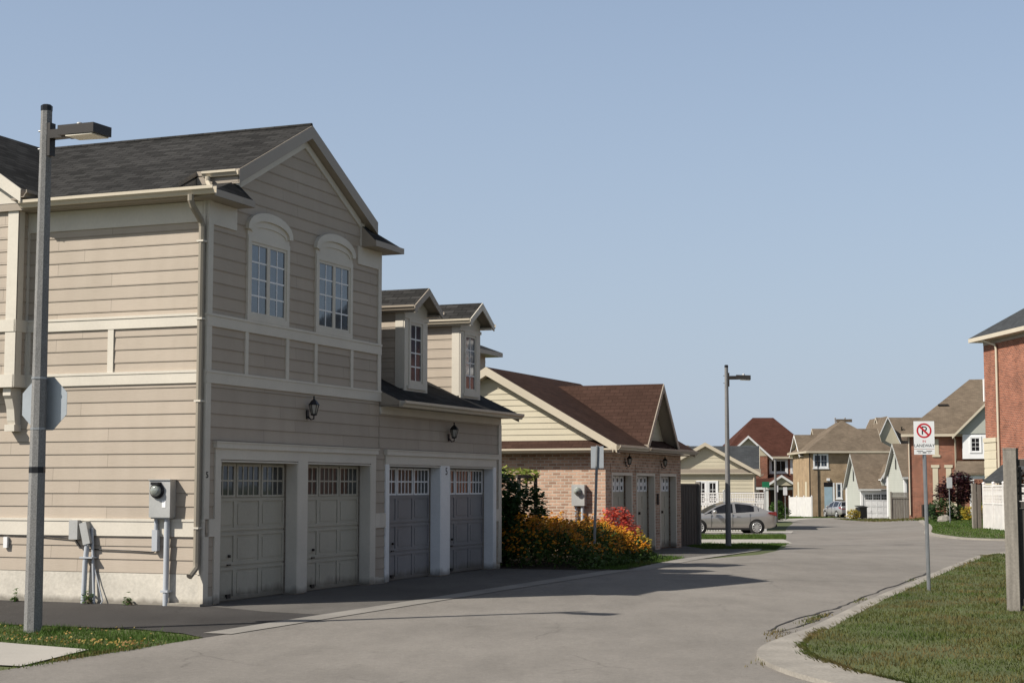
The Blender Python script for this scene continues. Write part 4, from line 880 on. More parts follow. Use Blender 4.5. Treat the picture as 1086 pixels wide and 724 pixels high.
def wbox(parent, x0, x1, y0, y1, z0, z1, mat, name='wall'):
    b = MB(); b.box(x0, x1, y0, y1, z0, z1); return b.build(name, mat, parent)
def corner_trim(parent, pts, z0, z1, mat, w=.12, name='corner_board'):
    for (x, y) in pts: wbox(parent, x-w/2, x+w/2, y-w/2, y+w/2, z0, z1, mat, name)
def front(d=0): return WF((0, d, 0), (1, 0, 0), (0, -1, 0))
def leftw(x=0): return WF((x, 0, 0), (0, 1, 0), (-1, 0, 0))

# cream gabled garage with slate roof
Y = thing('cream_garage', 'cream gabled garage with slate roof behind the silver sedan', 'garage', (12.85, 85, -.6), math.radians(81))
wbox(Y, 0, 6.0, 0, 5.2, -.4, 3.05, cream_stucco); gable(Y, 0, 6.0, 0, 5.2, 3.05, 1.45, slate_shingle, 'x', .28, cream_stucco, gutter_m)
wbox(Y, 6.0, 13, .1, 6.5, -.4, 3.0, cream_stucco, 'wing_wall'); gable(Y, 6.0, 13.0, .05, 6.5, 3.0, 1.55, slate_shingle, 'y', .25, cream_stucco, gutter_m, 'wing_roof')
q = leftw(); s_ = MB(); siding(s_, q, 0, 3.0, 0, 5.2, holes=[(1.95, 3.1, 1.0, 2.6)], exp=.2, t=.016); siding(s_, q, 3.3, 4.4, lambda z: 2.6-(4.45-z)*1.8, lambda z: 2.6+(4.45-z)*1.8, exp=.2); s_.build('siding', cream_stucco, Y)
wbox(Y, -.12, .02, -.3, 5.5, 3.0, 3.22, soffit_m, 'skirt_shadow_band'); gutter(Y, (-.1, -.3, 2.9), (-.1, 5.5, 2.9), (-1, 0, 0)); gutter(Y, (-.3, -.3, 2.86), (6.2, -.3, 2.86), (0, -1, 0))  # taupe band stands in for the shadow under the pent
for a0 in (1.95, 2.53): window(Y, q, a0, a0+.57, 1.3, 2.6, 2, 3, 1, .09, .04, white_trim, dark_glass)
b = MB(); b.tube([(-.05, .06, 2.95), (-.05, .06, 0)], .045, 6); b.build('downspout', gutter_m, Y)
t = thing('slate_roof_house', 'low house with a grey roof ridge just above the cream garage', 'house', (7.6, 112, gz(7.6, 112)), .1)
wbox(t, 0, 9, 0, 7, -.3, 3.6, cream_stucco); hip(t, 0, 9, 0, 7, 3.6, 1.9, grey_shingle)
window(t, front(), 3, 4.4, 1.4, 2.8, 2, 2, 1, .1, .05, white_trim)
# fences round the cream garage
def picket(name, label, p0, p1, h, mat, group=None, gap=.14, w=.09, rails=(.3, .8), lattice=0, pmat=None):
    p0 = V((p0[0], p0[1], gz(*p0))); p1 = V((p1[0], p1[1], gz(*p1))); d_ = p1-p0; L = d_.length; rz = math.atan2(d_.y, d_.x)
    t = thing(name, label, 'fence', tuple(p0), rz, group); sl_ = d_.z/L; b = MB(); x = .08
    while x < L-.05:
        b.box(x, x+w, -.012, .012, .05+sl_*x, h*(1-lattice)+sl_*x); x += gap
    b.build('pickets', mat, t)
    b = MB()
    for r in rails: b.prism([(0, .014, h*r), (L, .014, h*r+d_.z), (L, .014, h*r+d_.z+.07), (0, .014, h*r+.07)], (0, .03, 0))
    if lattice:
        z0, z1 = h*(1-lattice)+.03, h-.06
        for zz in (z0-.03, z1): b.prism([(0, -.03, zz), (L, -.03, zz+d_.z), (L, -.03, zz+d_.z+.06), (0, -.03, zz+.06)], (0, .06, 0))
        x = .05
        while x < L-.03: b.box(x, x+.035, -.012, 0, z0+sl_*x, z1+sl_*x); x += .12
        z = z0+.1
        while z < z1-.04: b.prism([(0, .0, z), (L, .0, z+d_.z), (L, .0, z+d_.z+.035), (0, .0, z+.035)], (0, .012, 0)); z += .12
    b.build('rails', mat, t)
    n = max(1, round(L/2.4))
    for k in range(n+1):
        x = L*k/n; b = MB(); b.box(x-.06, x+.06, -.05, .07, -.2+sl_*x, h+.08+sl_*x); b.lathe([(.09, h+.08+sl_*x), (.05, h+.13+sl_*x), (0, h+.14+sl_*x)], (x, .01, 0), 4, smooth=False); b.build('post', pmat or mat, t)
    return t
picket('garden_fence', 'white lattice topped fence behind the silver sedan', (8.6, 80.8), (12.6, 80.2), 1.95, white_wood, lattice=.28, pmat=grey_metal)
fp0 = uv(25.3, .12); fp1 = uv(28.3, .06)
t = thing('board_fence', 'board fence coloured dark for its shade at the end of the brick garage', 'fence', (fp0.x, fp0.y, -.02), LANE_ROT); b = MB()
for k in range(15): b.box(k*.15, k*.15+.142, -.012+.006*(k % 2), .012, .0, 1.74)
b.build('boards', wood_dark, t); wbox(t, 0, 2.24, -.03, .03, 1.74, 1.80, wood_dark, 'cap_rail')  # shade on the boards put into their dark colour
wbox(t, 2.24, 2.40, -.07, .07, -.2, 1.86, wood_m, 'post')
# red roofed house
H1 = thing('red_roof_house', 'house with steep red brown hip roof and columned porch beyond the cream garage', 'house', (23.75, 178, -1.6), 0); H1.scale = (1.37, 1.37, 1.34)
wbox(H1, 0, 7.2, 0, 7, -.4, 4.9, brick_red); hip(H1, -.1, 7.2, 0, 7.0, 4.92, 3.35, red_shingle, .4, 3.2)
gable(H1, -.0, 3.3, -.7, 3, 4.95, 1.55, red_shingle, 'y', .3, cream_stucco, white_trim, 'front_gable_roof'); wbox(H1, .1, 3.2, -.7, 0, 2.4, 4.95, brick_red, 'bay_wall')
wq = front(); window(H1, wq, 3.45, 4.95, 3.5, 4.75, 3, 1, 1, .16, .05, white_trim, dark_glass); window(H1, wq, 5.15, 6.6, 3.5, 4.75, 2, 1, 1, .16, .05, white_trim, dark_glass)
window(H1, WF((0, -.7, 0), (1, 0, 0), (0, -1, 0)), 1.2, 2.1, 5.2, 5.8, 1, 1, 1, .08, .04, white_trim, dark_glass)
b = MB(); b.prism([(.6, -2.2, 2.5), (7.2, -2.2, 2.5), (7.2, 0, 3.4), (.6, 0, 3.4)], (0, 0, -.1)); b.build('porch_roof', red_shingle, H1)
gable(H1, 2.9, 5.1, -2.5, -.6, 2.55, .72, red_shingle, 'y', .15, cream_stucco, white_trim, 'porch_gable')
wbox(H1, .6, 7.2, -2.2, -1.95, 2.2, 2.42, white_trim, 'porch_beam')
for x in (.8, 2.9, 5.1, 7.0): wbox(H1, x-.12, x+.12, -2.15, -1.95, -.1, 2.22, white_trim, 'column')
wbox(H1, .5, 7.3, -2.3, 0, -.4, .35, concrete_m, 'porch_floor'); b = MB()
for k in range(30): b.box(.95+k*.065, .98+k*.065, -2.08, -2.05, .35, 1.2); b.box(5.25+k*.055, 5.28+k*.055, -2.08, -2.05, .35, 1.2)
b.box(.9, 2.85, -2.1, -2.03, 1.2, 1.28); b.box(5.2, 6.95, -2.1, -2.03, 1.2, 1.28); b.build('railing', white_trim, H1)
wbox(H1, 3.5, 4.5, -.06, 0, .35, 2.4, bronze_metal, 'front_door'); window(H1, wq, 1.0, 2.6, 1.0, 2.2, 2, 1, 1, .12, .05, white_trim, dark_glass)
# buff brick house
H2 = thing('buff_brick_house', 'buff brick house with wide brown hip roof and pale blue front door', 'house', (29.35, 158, -1.25), 0)
wbox(H2, 0, 8.0, 0, 10, -.4, 6.35, brick_yellow); hip(H2, 0, 8.0, 0, 10, 6.4, 3.15, grey_shingle, .5, 4.3)
gable(H2, 0, 4.5, 4.2, 9.4, 6.2, 1.9, grey_shingle, 'x', .4, brick_yellow, white_trim, 'side_gable_roof'); wbox(H2, -.02, 4.5, 4.4, 9.2, 5.9, 6.2, brick_yellow, 'gable_base')
gable(H2, 3.0, 9.2, 10, 16, 6.2, 2.75, grey_shingle, 'x', .4, brick_yellow, gutter_m, 'rear_roof')
wq = front(); window(H2, wq, .25, 1.75, 4.75, 6.15, 2, 2, 2, .12, .05, white_trim, sill=.1); window(H2, wq, 2.45, 3.05, 1.75, 3.3, 1, 2, 1, .10, .05, white_trim, sill=.1)
b = MB(); wq.slab(b, 1.3, 2.1, .1, 2.9, 0, .03); dd = b.build('front_door', M('pale_blue_door', (.30, .40, .46), .5), H2); b = MB(); wq.slab(b, 1.25, 2.15, 2.95, 3.35, 0, .05); b.build('transom', dark_glass, dd); b = MB(); wq.slab(b, 2.15, 2.3, .1, 3.3, 0, .05); b.build('door_frame', white_trim, dd)
b = MB(); wq.slab(b, 1.55, 1.85, 3.5, 3.75, 0, .12); b.build('wall_light', white_trim, H2)
wq = leftw()
for y0 in (2.2, 6.5): b = MB(); wq.slab(b, y0, y0+.8, 1.4, 3.4, 0, .03); b.build('blind_window', cream_stucco, H2)
b = MB(); b.tube([(-.06, .15, 6.3), (-.06, .15, 0)], .07, 6); b.build('downspout', bronze_metal, H2); b = MB(); b.tube([(.7, -.06, 6.3), (.7, -.06, 0)], .05, 6); b.build('downspout', bronze_metal, H2)
b = MB(); b.prism([(3.2, -1.0, 4.0), (5.6, -1.0, 4.0), (5.6, 0, 4.5), (3.2, 0, 4.5)], (0, 0, -.15)); b.build('porch_roof', grey_shingle, H2)
for i, x in enumerate((3.5, 4.5)): b = MB(); b.lathe([(.05, 0), (.05, .5), (.12, .55), (0, .6)], (x, 5.0, 9.3), 8); b.build('roof_vent', soffit_m, H2)
b = MB(); b.box(3.6, 5.2, 4.9, 5.1, 9.45, 9.75); b.build('ridge_vent', grey_shingle, H2)
picket('picket_fence', 'white picket fence before the sunlit side of the buff brick house', (27.3, 158.5), (28.0, 150.5), 1.9, white_wood, 'white picket fences by the buff brick house', .13, .1)
picket('picket_fence', 'white picket fence right of the pale blue front door', (31.6, 151), (34.8, 150.4), 1.7, white_wood, 'white picket fences by the buff brick house', .13, .1)
# pale garages
pale_edge = M('pale_grey_edge_paint', (.40, .40, .38), .5)
def pale_garage(label, loc, rz, he, rise, dx=.25):
    t = thing('pale_garage', label, 'garage', loc, rz, 'pale siding garages by the far bend'); k = rise/2.75
    wbox(t, 0, 5.5, 0, 5.5, -.3, he, pale_siding); gable(t, 0, 5.5, 0, 5.5, he, rise, grey_shingle, 'x', .3, pale_siding, pale_edge)
    q = leftw(); s_ = MB(); siding(s_, q, .2, he, .1, 5.4, exp=.2); siding(s_, q, he, he+rise-.15, lambda z: 2.75-(he+rise-.12-z)/k, lambda z: 2.75+(he+rise-.12-z)/k, exp=.2); s_.build('siding', pale_siding, t)
    q = leftw(-.02); b = MB(); q.slab(b, 2.6, 2.9, he+.5, he+1.6, 0, .03); b.build('slot_vent', bronze_metal, t)
    b = MB(); q.poly(b, [(2.75-.6/k, he+rise-.7), (2.75+.6/k, he+rise-.7), (2.75, he+rise-.1)], 0, .04); b.build('gable_peak_panel', white_trim, t)
    corner_trim(t, [(0, 0), (0, 5.5), (5.5, 0)], 0, he, white_trim, .2)
    f = front(); garage_door(t, f, dx, dx+2.1, 0, 2.15, white_trim, 4, 3, out=.03); b = MB(); f.slab(b, dx-.15, dx, 0, 2.4, 0, .05); f.slab(b, dx+2.1, dx+2.25, 0, 2.4, 0, .05); f.slab(b, dx, dx+2.1, 2.15, 2.4, 0, .05); b.build('door_casing', white_trim, t)
    wbox(t, 1.75, 3.1, -.02, 1.2, he, he+.75, pale_siding, 'dormer_wall'); gable(t, 1.75, 3.1, -.05, 2.2, he+.75, 1.1, grey_shingle, 'y', .15, white_trim, white_trim, 'dormer_roof')
    window(t, WF((0, -.03, 0), (1, 0, 0), (0, -1, 0)), 2.05, 2.8, he+.1, he+.7, 1, 1, 1, .1, .05, white_trim)
    gutter(t, (-.3, -.3, he-.36), (1.6, -.3, he-.36), (0, -1, 0), mat=white_trim); return t
pale_garage('pale garage with white garage door, left of the two by the far bend', (29.95, 138.0, -1.08), math.radians(1.0), 2.75, 2.75)
pale_garage('pale garage with slotted gable behind the grey board screen', (32.0, 131.0, -.98), math.radians(1.0), 3.6, 2.5, 3.0)
t = thing('board_screen', 'grey board screen fence beside the red brick house', 'fence', (29.75, 126.3, gz(29.8, 126.3)-.1), .02); b = MB()
for k in range(9): b.box(k*.2, k*.2+.19, -.02, .0, .1, 1.75)
b.build('boards', wood_m, t)
for x in (-.08, 1.8): wbox(t, x, x+.1, -.06, .06, -.3, 2.3, wood_m, 'post')
wbox(t, 0, 1.8, -.05, .05, 1.75, 1.85, wood_m, 'rail'); b = MB()
for k in range(4): b.box(.02, 1.8, -.02, 0, 1.86+k*.1, 1.94+k*.1)
b.build('slats', wood_m, t)
t = thing('cream_house', 'tall pale gabled house rising behind the pale garages', 'house', (38.7, 172, -1.35), 0)
wbox(t, 0, 9, 0, 8, -.3, 7.2, cream_stucco); gable(t, 0, 3.0, -.2, 8, 7.2, 3.2, grey_shingle, 'y', .25, cream_stucco, white_trim, 'front_gable_roof'); gable(t, 1.5, 9, 0, 8, 7.2, 3.25, grey_shingle, 'x', .3, cream_stucco, gutter_m)
window(t, front(-.2), .9, 2.1, 5.2, 6.6, 2, 2, 1, .1, .05, white_trim)
for x in (3.6, 4.6): b = MB(); b.lathe([(.06, 0), (.06, .5), (.14, .55), (0, .6)], (x, 2.2, 8.9), 8); b.build('roof_vent', bronze_metal, t)
# red brick house
H3 = thing('red_brick_house', 'red brick house with grey roof and white bay beyond the right lawn', 'house', (27.85, 113.0, -.3), math.radians(-14))
wbox(H3, 0, 3.4, 0, 9, -.6, 5.6, brick_red); wbox(H3, 3.4, 10, .3, 9, -.6, 5.6, brick_red, 'wing_wall')
hip(H3, 0, 10, 0, 9.6, 5.65, 4.1, grey_shingle, .45, 4.9)
gable(H3, 3.3, 7.3, -.9, 4, 5.65, 2.0, grey_shingle, 'y', .3, pale_siding, gutter_m, 'front_gable_roof')
wbox(H3, 3.7, 6.9, -.85, .3, 3.9, 5.6, white_trim, 'white_bay'); window(H3, front(-.85), 4.15, 4.95, 4.3, 5.45, 2, 3, 1, .1, .05, white_trim, dark_glass); window(H3, front(-.85), 5.5, 6.3, 4.3, 5.45, 2, 3, 1, .1, .05, white_trim, dark_glass)
b = MB(); b.prism([(3.0, -2.4, 2.9), (7.6, -2.4, 2.9), (7.6, -.8, 3.75), (3.3, -.8, 3.75)], (0, 0, -.12)); b.build('porch_roof', grey_shingle, H3); wbox(H3, 3.2, 7.5, -2.2, -1.95, 2.5, 2.78, white_trim, 'porch_beam')
for x in (4.2, 6.9): wbox(H3, x-.15, x+.15, -2.2, -1.9, -.1, 2.5, white_trim, 'column')
wbox(H3, 4.9, 5.9, .24, .3, 0, 2.2, bronze_metal, 'front_door'); f = front()
for x in (1.65, 2.55): 
    b = MB(); f.slab(b, x, x+.36, .7, 3.3, 0, .03); f.slab(b, x-.1, x+.46, 3.3, 3.5, 0, .06); f.slab(b, x-.06, x+.42, .55, .7, 0, .06); b.build('blind_window', cream_stucco, H3)
b = MB(); f.slab(b, 1.75, 2.1, 4.2, 5.3, 0, .03); f.slab(b, 1.65, 2.2, 4.05, 4.2, 0, .06); b.build('blind_window', cream_stucco, H3)
b = MB(); b.tube([(3.1, -.4, 5.45), (3.22, -.1, 5.2), (3.22, -.07, 0)], .06, 6); b.build('downspout', gutter_m, H3); b = MB(); b.tube([(.08, -.07, 5.45), (.08, -.07, 0)], .05, 6); b.build('downspout', gutter_m, H3)
b = MB(); b.box(2.3, 2.7, 2.2, 2.6, 7.2, 7.75); b.box(2.15, 2.85, 2.1, 2.7, 7.75, 7.85); b.build('roof_vent', bronze_metal, H3)
wbox(H3, 2.5, 3.35, -.12, 0, -.2, .9, cream_stucco, 'stone_base')
t = thing('air_conditioner', 'dark air conditioner unit at the foot of the red brick wall', 'air conditioner', (28.45, 111.6, gz(28.5, 111.6)), -.14); b = MB(); b.box(0, .85, 0, .8, .05, .9); b.build('casing', bronze_metal, t); b = MB()
for k in range(8): b.box(.03, .82, -.02, 0, .12+k*.09, .16+k*.09)
b.build('grille', black_metal, t); b = MB(); b.lathe([(.33, .9), (.33, .93), (0, .93)], (.42, .4, 0), 14); b.build('fan_guard', black_metal, t)
# tall red brick townhouse at the right edge: its long wall faces the lane
H4 = thing('brick_townhouse', 'tall red brick townhouse with slate roof at the right edge', 'house', (21.25, 72, -.1), math.radians(5.4))
TL = 18.0; wt_ = WF((0, 0, 0), (0, -1, 0), (-1, 0, 0))
wbox(H4, 0, 10, -TL, 0, -.4, 8.25, brick_red); hip(H4, 0, 10, -TL, 0, 8.45, 3.6, slate_shingle, .5, 5.4, gutter_m)
b = MB(); b.box(-.02, .5, -TL+.02, -.02, 8.1, 8.27); b.build('frieze_board', soffit_m, H4)
for (s0, s1, z0, z1) in ((5.4, 6.3, 6.9, 7.85), (7.6, 9.0, 4.3, 5.4), (11, 12.4, 6.5, 7.8), (11, 12.4, 3.6, 5.0), (14.5, 15.9, 6.5, 7.8), (14.5, 15.9, 3.6, 5.0)):
    window(H4, wt_, s0, s1, z0, z1, 2, 2, 1, .1, .05, white_trim, sill=.14)
b = MB(); wt_.slab(b, -.05, 1.3, .2, 3.75, 0, .06); wt_.slab(b, -.08, 1.36, 3.75, 3.95, 0, .1)
for k in range(9): wt_.slab(b, -.06, 1.31, .35+k*.38, .66+k*.38, .06, .075)
b.build('stone_quoin', cream_stucco, H4)
b = MB(); b.tube([wt_.P(.9, 8.3, .45), wt_.P(1.6, 8.0, .1), wt_.P(1.62, 7.8, .07), wt_.P(1.62, .1, .07)], .06, 6); b.build('downspout', gutter_m, H4)
b = MB(); wt_.slab(b, 3.4, 4.6, 2.7, 2.95, 0, .12); wt_.slab(b, 3.5, 4.5, 2.5, 2.7, 0, .1); b.build('wall_vent', grey_metal, H4)
b = MB(); b.prism([wt_.P(1.8, 2.05, .9), wt_.P(5.0, 2.05, .9), wt_.P(5.0, 2.75, 0), wt_.P(1.8, 2.75, 0)], (0, 0, -.12)); b.build('porch_roof', slate_shingle, H4)
b = MB(); b.lathe([(.12, 0), (.12, .7), (.0, .7)], (3.1, -4.6, 10.1), 8); b.build('roof_vent', bronze_metal, H4)
b = MB(); wt_.slab(b, -.05, .05, 5.6, 6.6, 0, .05); b.build('corner_plate', white_trim, H4)
# added house, out of view: dark brick to dim the facade, mirrored in window panes
H5 = thing('added_unseen_house', 'added dark brown brick house out of view, dimming the facade and mirrored in the upper windows', 'house', (22.0, 38.0, 0), LANE_ROT)
wbox(H5, -22, 0, -10, 0, -.3, 7.6, brick_dark); hip(H5, -22, 0, -10, 0, 7.75, 3.4, slate_shingle, .5, 5.4, gutter_m); q5 = WF((0, 0, 0), (-1, 0, 0), (0, 1, 0))
for k in range(5):
    for z in (1.2, 4.6): window(H5, q5, 1.6+k*4.2, 3.2+k*4.2, z, z+1.5, 2, 2, 2, .1, .05, white_trim, sill=.12)
    b = MB(); q5.slab(b, 3.9+k*4.2, 4.8+k*4.2, 0, 2.2, 0, .04); b.build('back_door', white_trim, H5)
# fences at the right
picket('lattice_fence', 'white lattice topped fence in front of the tall brick townhouse', (19.75, 67.4), (18.5, 56.5), 1.85, white_wood, lattice=.42)
t = thing('gate_post', 'pair of brown wooden fence posts left of the white lattice fence', 'fence post', (19.55, 67.9, gz(19.5, 67.9)), .1); wbox(t, -.16, .0, -.08, .08, -.2, 1.95, wood_m, 'post'); wbox(t, .04, .2, -.08, .08, -.2, 1.9, wood_m, 'post'); wbox(t, -.16, .2, -.06, .06, 1.5, 1.6, wood_m, 'rail')
fw0 = V((6.67, 21.5, gz(6.67, 21.5)+.05)); t = thing('wooden_fence', 'weathered grey wooden fence with thick end post at the right edge', 'fence', tuple(fw0), math.radians(-28))
wbox(t, -.085, .085, -.085, .085, -.3, 2.14, wood_m, 'post'); b = MB(); b.prism([(-.09, -.09, 2.14), (.09, -.09, 2.14), (.09, .09, 2.14), (-.09, .09, 2.14)], (0, 0, .02)); b.build('post_cap', wood_m, t)
for k, x in enumerate((2.4, 4.8)): wbox(t, x-.07, x+.07, -.07, .07, -.3, 2.14, wood_m, 'post')
b = MB()
for k in range(31): x = .08+k*.152; b.box(x, x+.145, -.015, .008, .12, 1.36+random.uniform(-.003, .003))
b.build('boards', wood_dark, t); b = MB()  # panel's shade put into its darker wood colour
for z in (.08, 1.36, 1.92): b.box(.07, 4.73, -.035, .035, z, z+.09)
b.build('rails', wood_dark, t); b = MB()
for k in range(40):
    x = .1+k*.118; b.prism([(x, -.012, 1.46), (x+.035, -.012, 1.46), (x+.035+.0, -.012, 1.91), (x, -.012, 1.91)], (0, .01, 0))
for k in range(4): b.box(.07, 4.73, .0, .01, 1.54+k*.1, 1.575+k*.1)
b.build('lattice', wood_dark, t)
t = thing('garden_rock', 'pale flat rock beside the small sign at the lawn edge', 'rock', (23.6, 88, gz(23.6, 88)-.02)); b = MB(); b.lathe([(.75, 0), (.85, .2), (.7, .42), (.3, .55), (0, .56)], n=9, smooth=False)
b.v = [((x*1.1+random.uniform(-.08, .08))*.45, (y*.6+random.uniform(-.08, .08))*.6, (z+random.uniform(-.05, .05))*.8) for x, y, z in b.v]; b.build('stone', concrete_m, t)
t = thing('waste_bin', 'dark wheeled bin beside the white garage door', 'bin', (29.3, 135.2, gz(29.3, 135.2)), .3); b = MB(); b.prism([(-.35, -.35, 1.0), (.35, -.35, 1.0), (.35, .35, 1.0), (-.35, .35, 1.0)], (0, 0, -.9)); b.build('body', black_metal, t); b = MB(); b.prism([(-.4, -.42, 1.0), (.4, -.42, 1.0), (.4, .4, 1.1), (-.4, .4, 1.1)], (0, 0, .05)); b.build('lid', black_metal, t)
for x in (-.3, .3): b = MB(); b.lathe([(.12, -.03), (.12, .03)], (x, .4, .12), 10, ax='x'); b.build('wheel', rubber_m, t)

# ================================================================ vehicles
def car(name, label, loc, rz, paint, wagon=False, body=True):
    t = thing(name, label, 'car', loc, rz)
    # x: rear 0 -> front 4.6, y: width, z: up
    st = [(.0, .46, .90, .70), (.05, .34, .98, .80), (.25, .28, 1.04, .86), (.6, .24, 1.05, .885), (1.0, .21, 1.03, .89), (1.7, .2, .99, .885), (2.4, .2, .965, .885), (3.1, .2, .95, .885), (3.5, .21, .93, .88), (3.9, .22, .88, .87), (4.25, .24, .79, .82), (4.5, .3, .68, .70), (4.6, .40, .58, .52)]
    if wagon: st[0] = (.0, .46, 1.0, .74); st[1] = (.05, .34, 1.06, .82)
    def sec(x, zb, zd, w):
        h = zd-zb; L = [(w*.88, zb), (w*.97, zb+h*.12), (w*.985, zb+h*.45), (w, zb+h*.68), (w*.975, zb+h*.86), (w*.90, zd-.01), (w*.84, zd+.005), (w*.4, zd+.02), (0, zd+.025)]
        return [V((x, y, z)) for y, z in L]+[V((x, -y, z)) for y, z in L[-2::-1]]
    b = MB(); rows = [sec(*q) for q in st]; b.grid(rows, 0, True); b.face(rows[0]); b.face(rows[-1][::-1])
    b.face([r[0] for r in rows]+[r[-1] for r in rows][::-1]); bo = b.build('body', paint, t)
    if wagon: gh = [(.08, 1.08), (.35, 1.42), (.8, 1.50), (1.7, 1.54), (2.4, 1.50), (2.9, 1.32), (3.5, .96)]; ia, ib = 1, 4
    else: gh = [(.42, 1.06), (.85, 1.24), (1.25, 1.39), (1.8, 1.455), (2.35, 1.445), (2.8, 1.30), (3.42, .96)]; ia, ib = 2, 4
    zbl = 1.0; wb = .80
    def wtp(z): return wb-(z-.95)*.42
    def deck(x): return 1.035-.03*max(0, x-.6)
    roof = MB(); ws = MB(); rw = MB(); sw = MB(); pil = MB()
    for k in range(len(gh)-1):
        (xa, za), (xb, zb_) = gh[k], gh[k+1]
        q = [(xa, -wtp(za), za), (xb, -wtp(zb_), zb_), (xb, -wtp(zb_)*.5, zb_+.02), (xb, wtp(zb_)*.5, zb_+.02), (xb, wtp(zb_), zb_), (xa, wtp(za), za), (xa, wtp(za)*.5, za+.02), (xa, -wtp(za)*.5, za+.02)]
        (rw if k < ia else ws if k >= ib else roof).face(q, 0, True)
        for sg in (-1, 1):
            g_ = [(xa, sg*wb, deck(xa)-.02), (xb, sg*wb, deck(xb)-.02), (xb, sg*wtp(zb_), zb_), (xa, sg*wtp(za), za)]
            (pil if k == 0 else sw).face(g_)
            # cant rail and belt
            pil.face([(xa, sg*(wtp(za)+.006), za), (xb, sg*(wtp(zb_)+.006), zb_), (xb, sg*(wtp(zb_-.07)+.008), zb_-.07), (xa, sg*(wtp(za-.07)+.008), za-.07)])
    for sg in (-1, 1):
        for xp, w_ in ((1.0 if not wagon else .8, .13), (2.02, .09), (3.02, .06)):
            zt_ = np.interp(xp, [q[0] for q in gh], [q[1] for q in gh]); pil.face([(xp-w_, sg*(wb+.006), deck(xp)-.02), (xp+w_*.6, sg*(wb+.006), deck(xp)-.02), (xp+w_*.45-.0, sg*(wtp(zt_)+.010), zt_), (xp-w_*.7, sg*(wtp(zt_)+.010), zt_)])
    roof.build('roof', paint, t); ws.build('windscreen', dark_glass, t); rw.build('rear_window', dark_glass, t); sw.build('side_windows', dark_glass, t); pil.build('pillars', paint, t)
    for sg in (-1, 1):
        for xw in (.98, 3.68):
            a = MB(); a.lathe([(.365, -.05), (.365, .012)], (xw, sg*.872, .325), 24, ax='y'); a.build('wheel_arch', rubber_m, bo)
            w = MB(); yy = sg*.80; w.lathe([(.22, -.09), (.30, -.1), (.315, -.07), (.315, .07), (.30, .1), (.22, .09)], (xw, yy, .315), 24, ax='y'); wh = w.build('wheel', rubber_m, t)
            r = MB(); yo = sg*.905; 
            for k in range(10):
                an = 2*math.pi*k/10; e = V((math.cos(an), 0, math.sin(an))); p_ = V((-e.z, 0, e.x)); c = V((xw, yo, .315))
                r.prism([c+e*.04-p_*.022, c+e*.21-p_*.035, c+e*.21+p_*.035, c+e*.04+p_*.022], (0, -sg*.012, 0))
            r.lathe([(.225, -.012), (.225, .012), (.195, .012), (.195, -.012)], (xw, yo-sg*.01, .315), 24, ax='y'); r.lathe([(.06, -.01), (.06, .01)], (xw, yo, .315), 12, ax='y'); r.build('rim', rim_m, wh)
        tl = MB(); zz = .80 if not wagon else .78
        tl.prism([(-.012, sg*.74, zz+.0), (-.012, sg*.38, zz+.04), (.02, sg*.38, zz+.17), (.02, sg*.77, zz+.2)], (.05, 0, 0)); tl.prism([(.03, sg*.84, zz+.03), (.42, sg*.895, zz+.14), (.42, sg*.89, zz+.2), (.05, sg*.835, zz+.22)], (0, -sg*.05, 0)); tl.build('tail_lamp', tail_m, t)
        hl = MB(); hl.prism([(4.3, sg*.80, .60), (4.05, sg*.85, .72), (4.1, sg*.84, .77), (4.42, sg*.70, .70)], (0, -sg*.05, 0)); hl.build('headlamp', lamp_lens, t)
        mi = MB(); mi.lathe([(.04, -.08), (.09, -.04), (.09, .06), (.03, .09)], (2.95, sg*.97, 1.02), 8, ax='x'); mi.build('mirror', paint, t)
        for xh in (1.75, 2.75): h = MB(); h.box(xh, xh+.18, sg*.884-.012, sg*.884+.012, .80, .825); h.build('door_handle', paint, t)
        s_ = MB(); 
        for x in (1.28, 2.10, 3.10): s_.box(x, x+.012, sg*.868-.02, sg*.868+.02, .32, .93)
        s_.build('door_gap', rubber_m, bo)
        sk_ = MB(); sk_.box(1.35, 3.3, sg*.85-.03, sg*.85+.03, .19, .27); sk_.build('sill', rubber_m, bo)
    b = MB(); b.box(-.02, .03, -.26, .26, .62, .76); b.build('licence_plate', sign_white, t); b = MB(); b.box(-.015, .1, -.72, .72, .32, .44); b.build('lower_bumper', rubber_m, t)
    return t
car('sedan', 'silver four door sedan on the driveway before the cream garage', (12.15, 75.2, gz(12, 75)), math.radians(180+6), silver_paint)
car('parked_car', 'pale silver hatchback seen from behind before the buff brick house', (30.7, 146.6, gz(31, 147)-.02), math.radians(101), grey_paint, True)
car('parked_car', 'dark car mostly hidden behind the silver sedan', (18.4, 117.5, gz(18, 117)), math.radians(176), dark_paint)

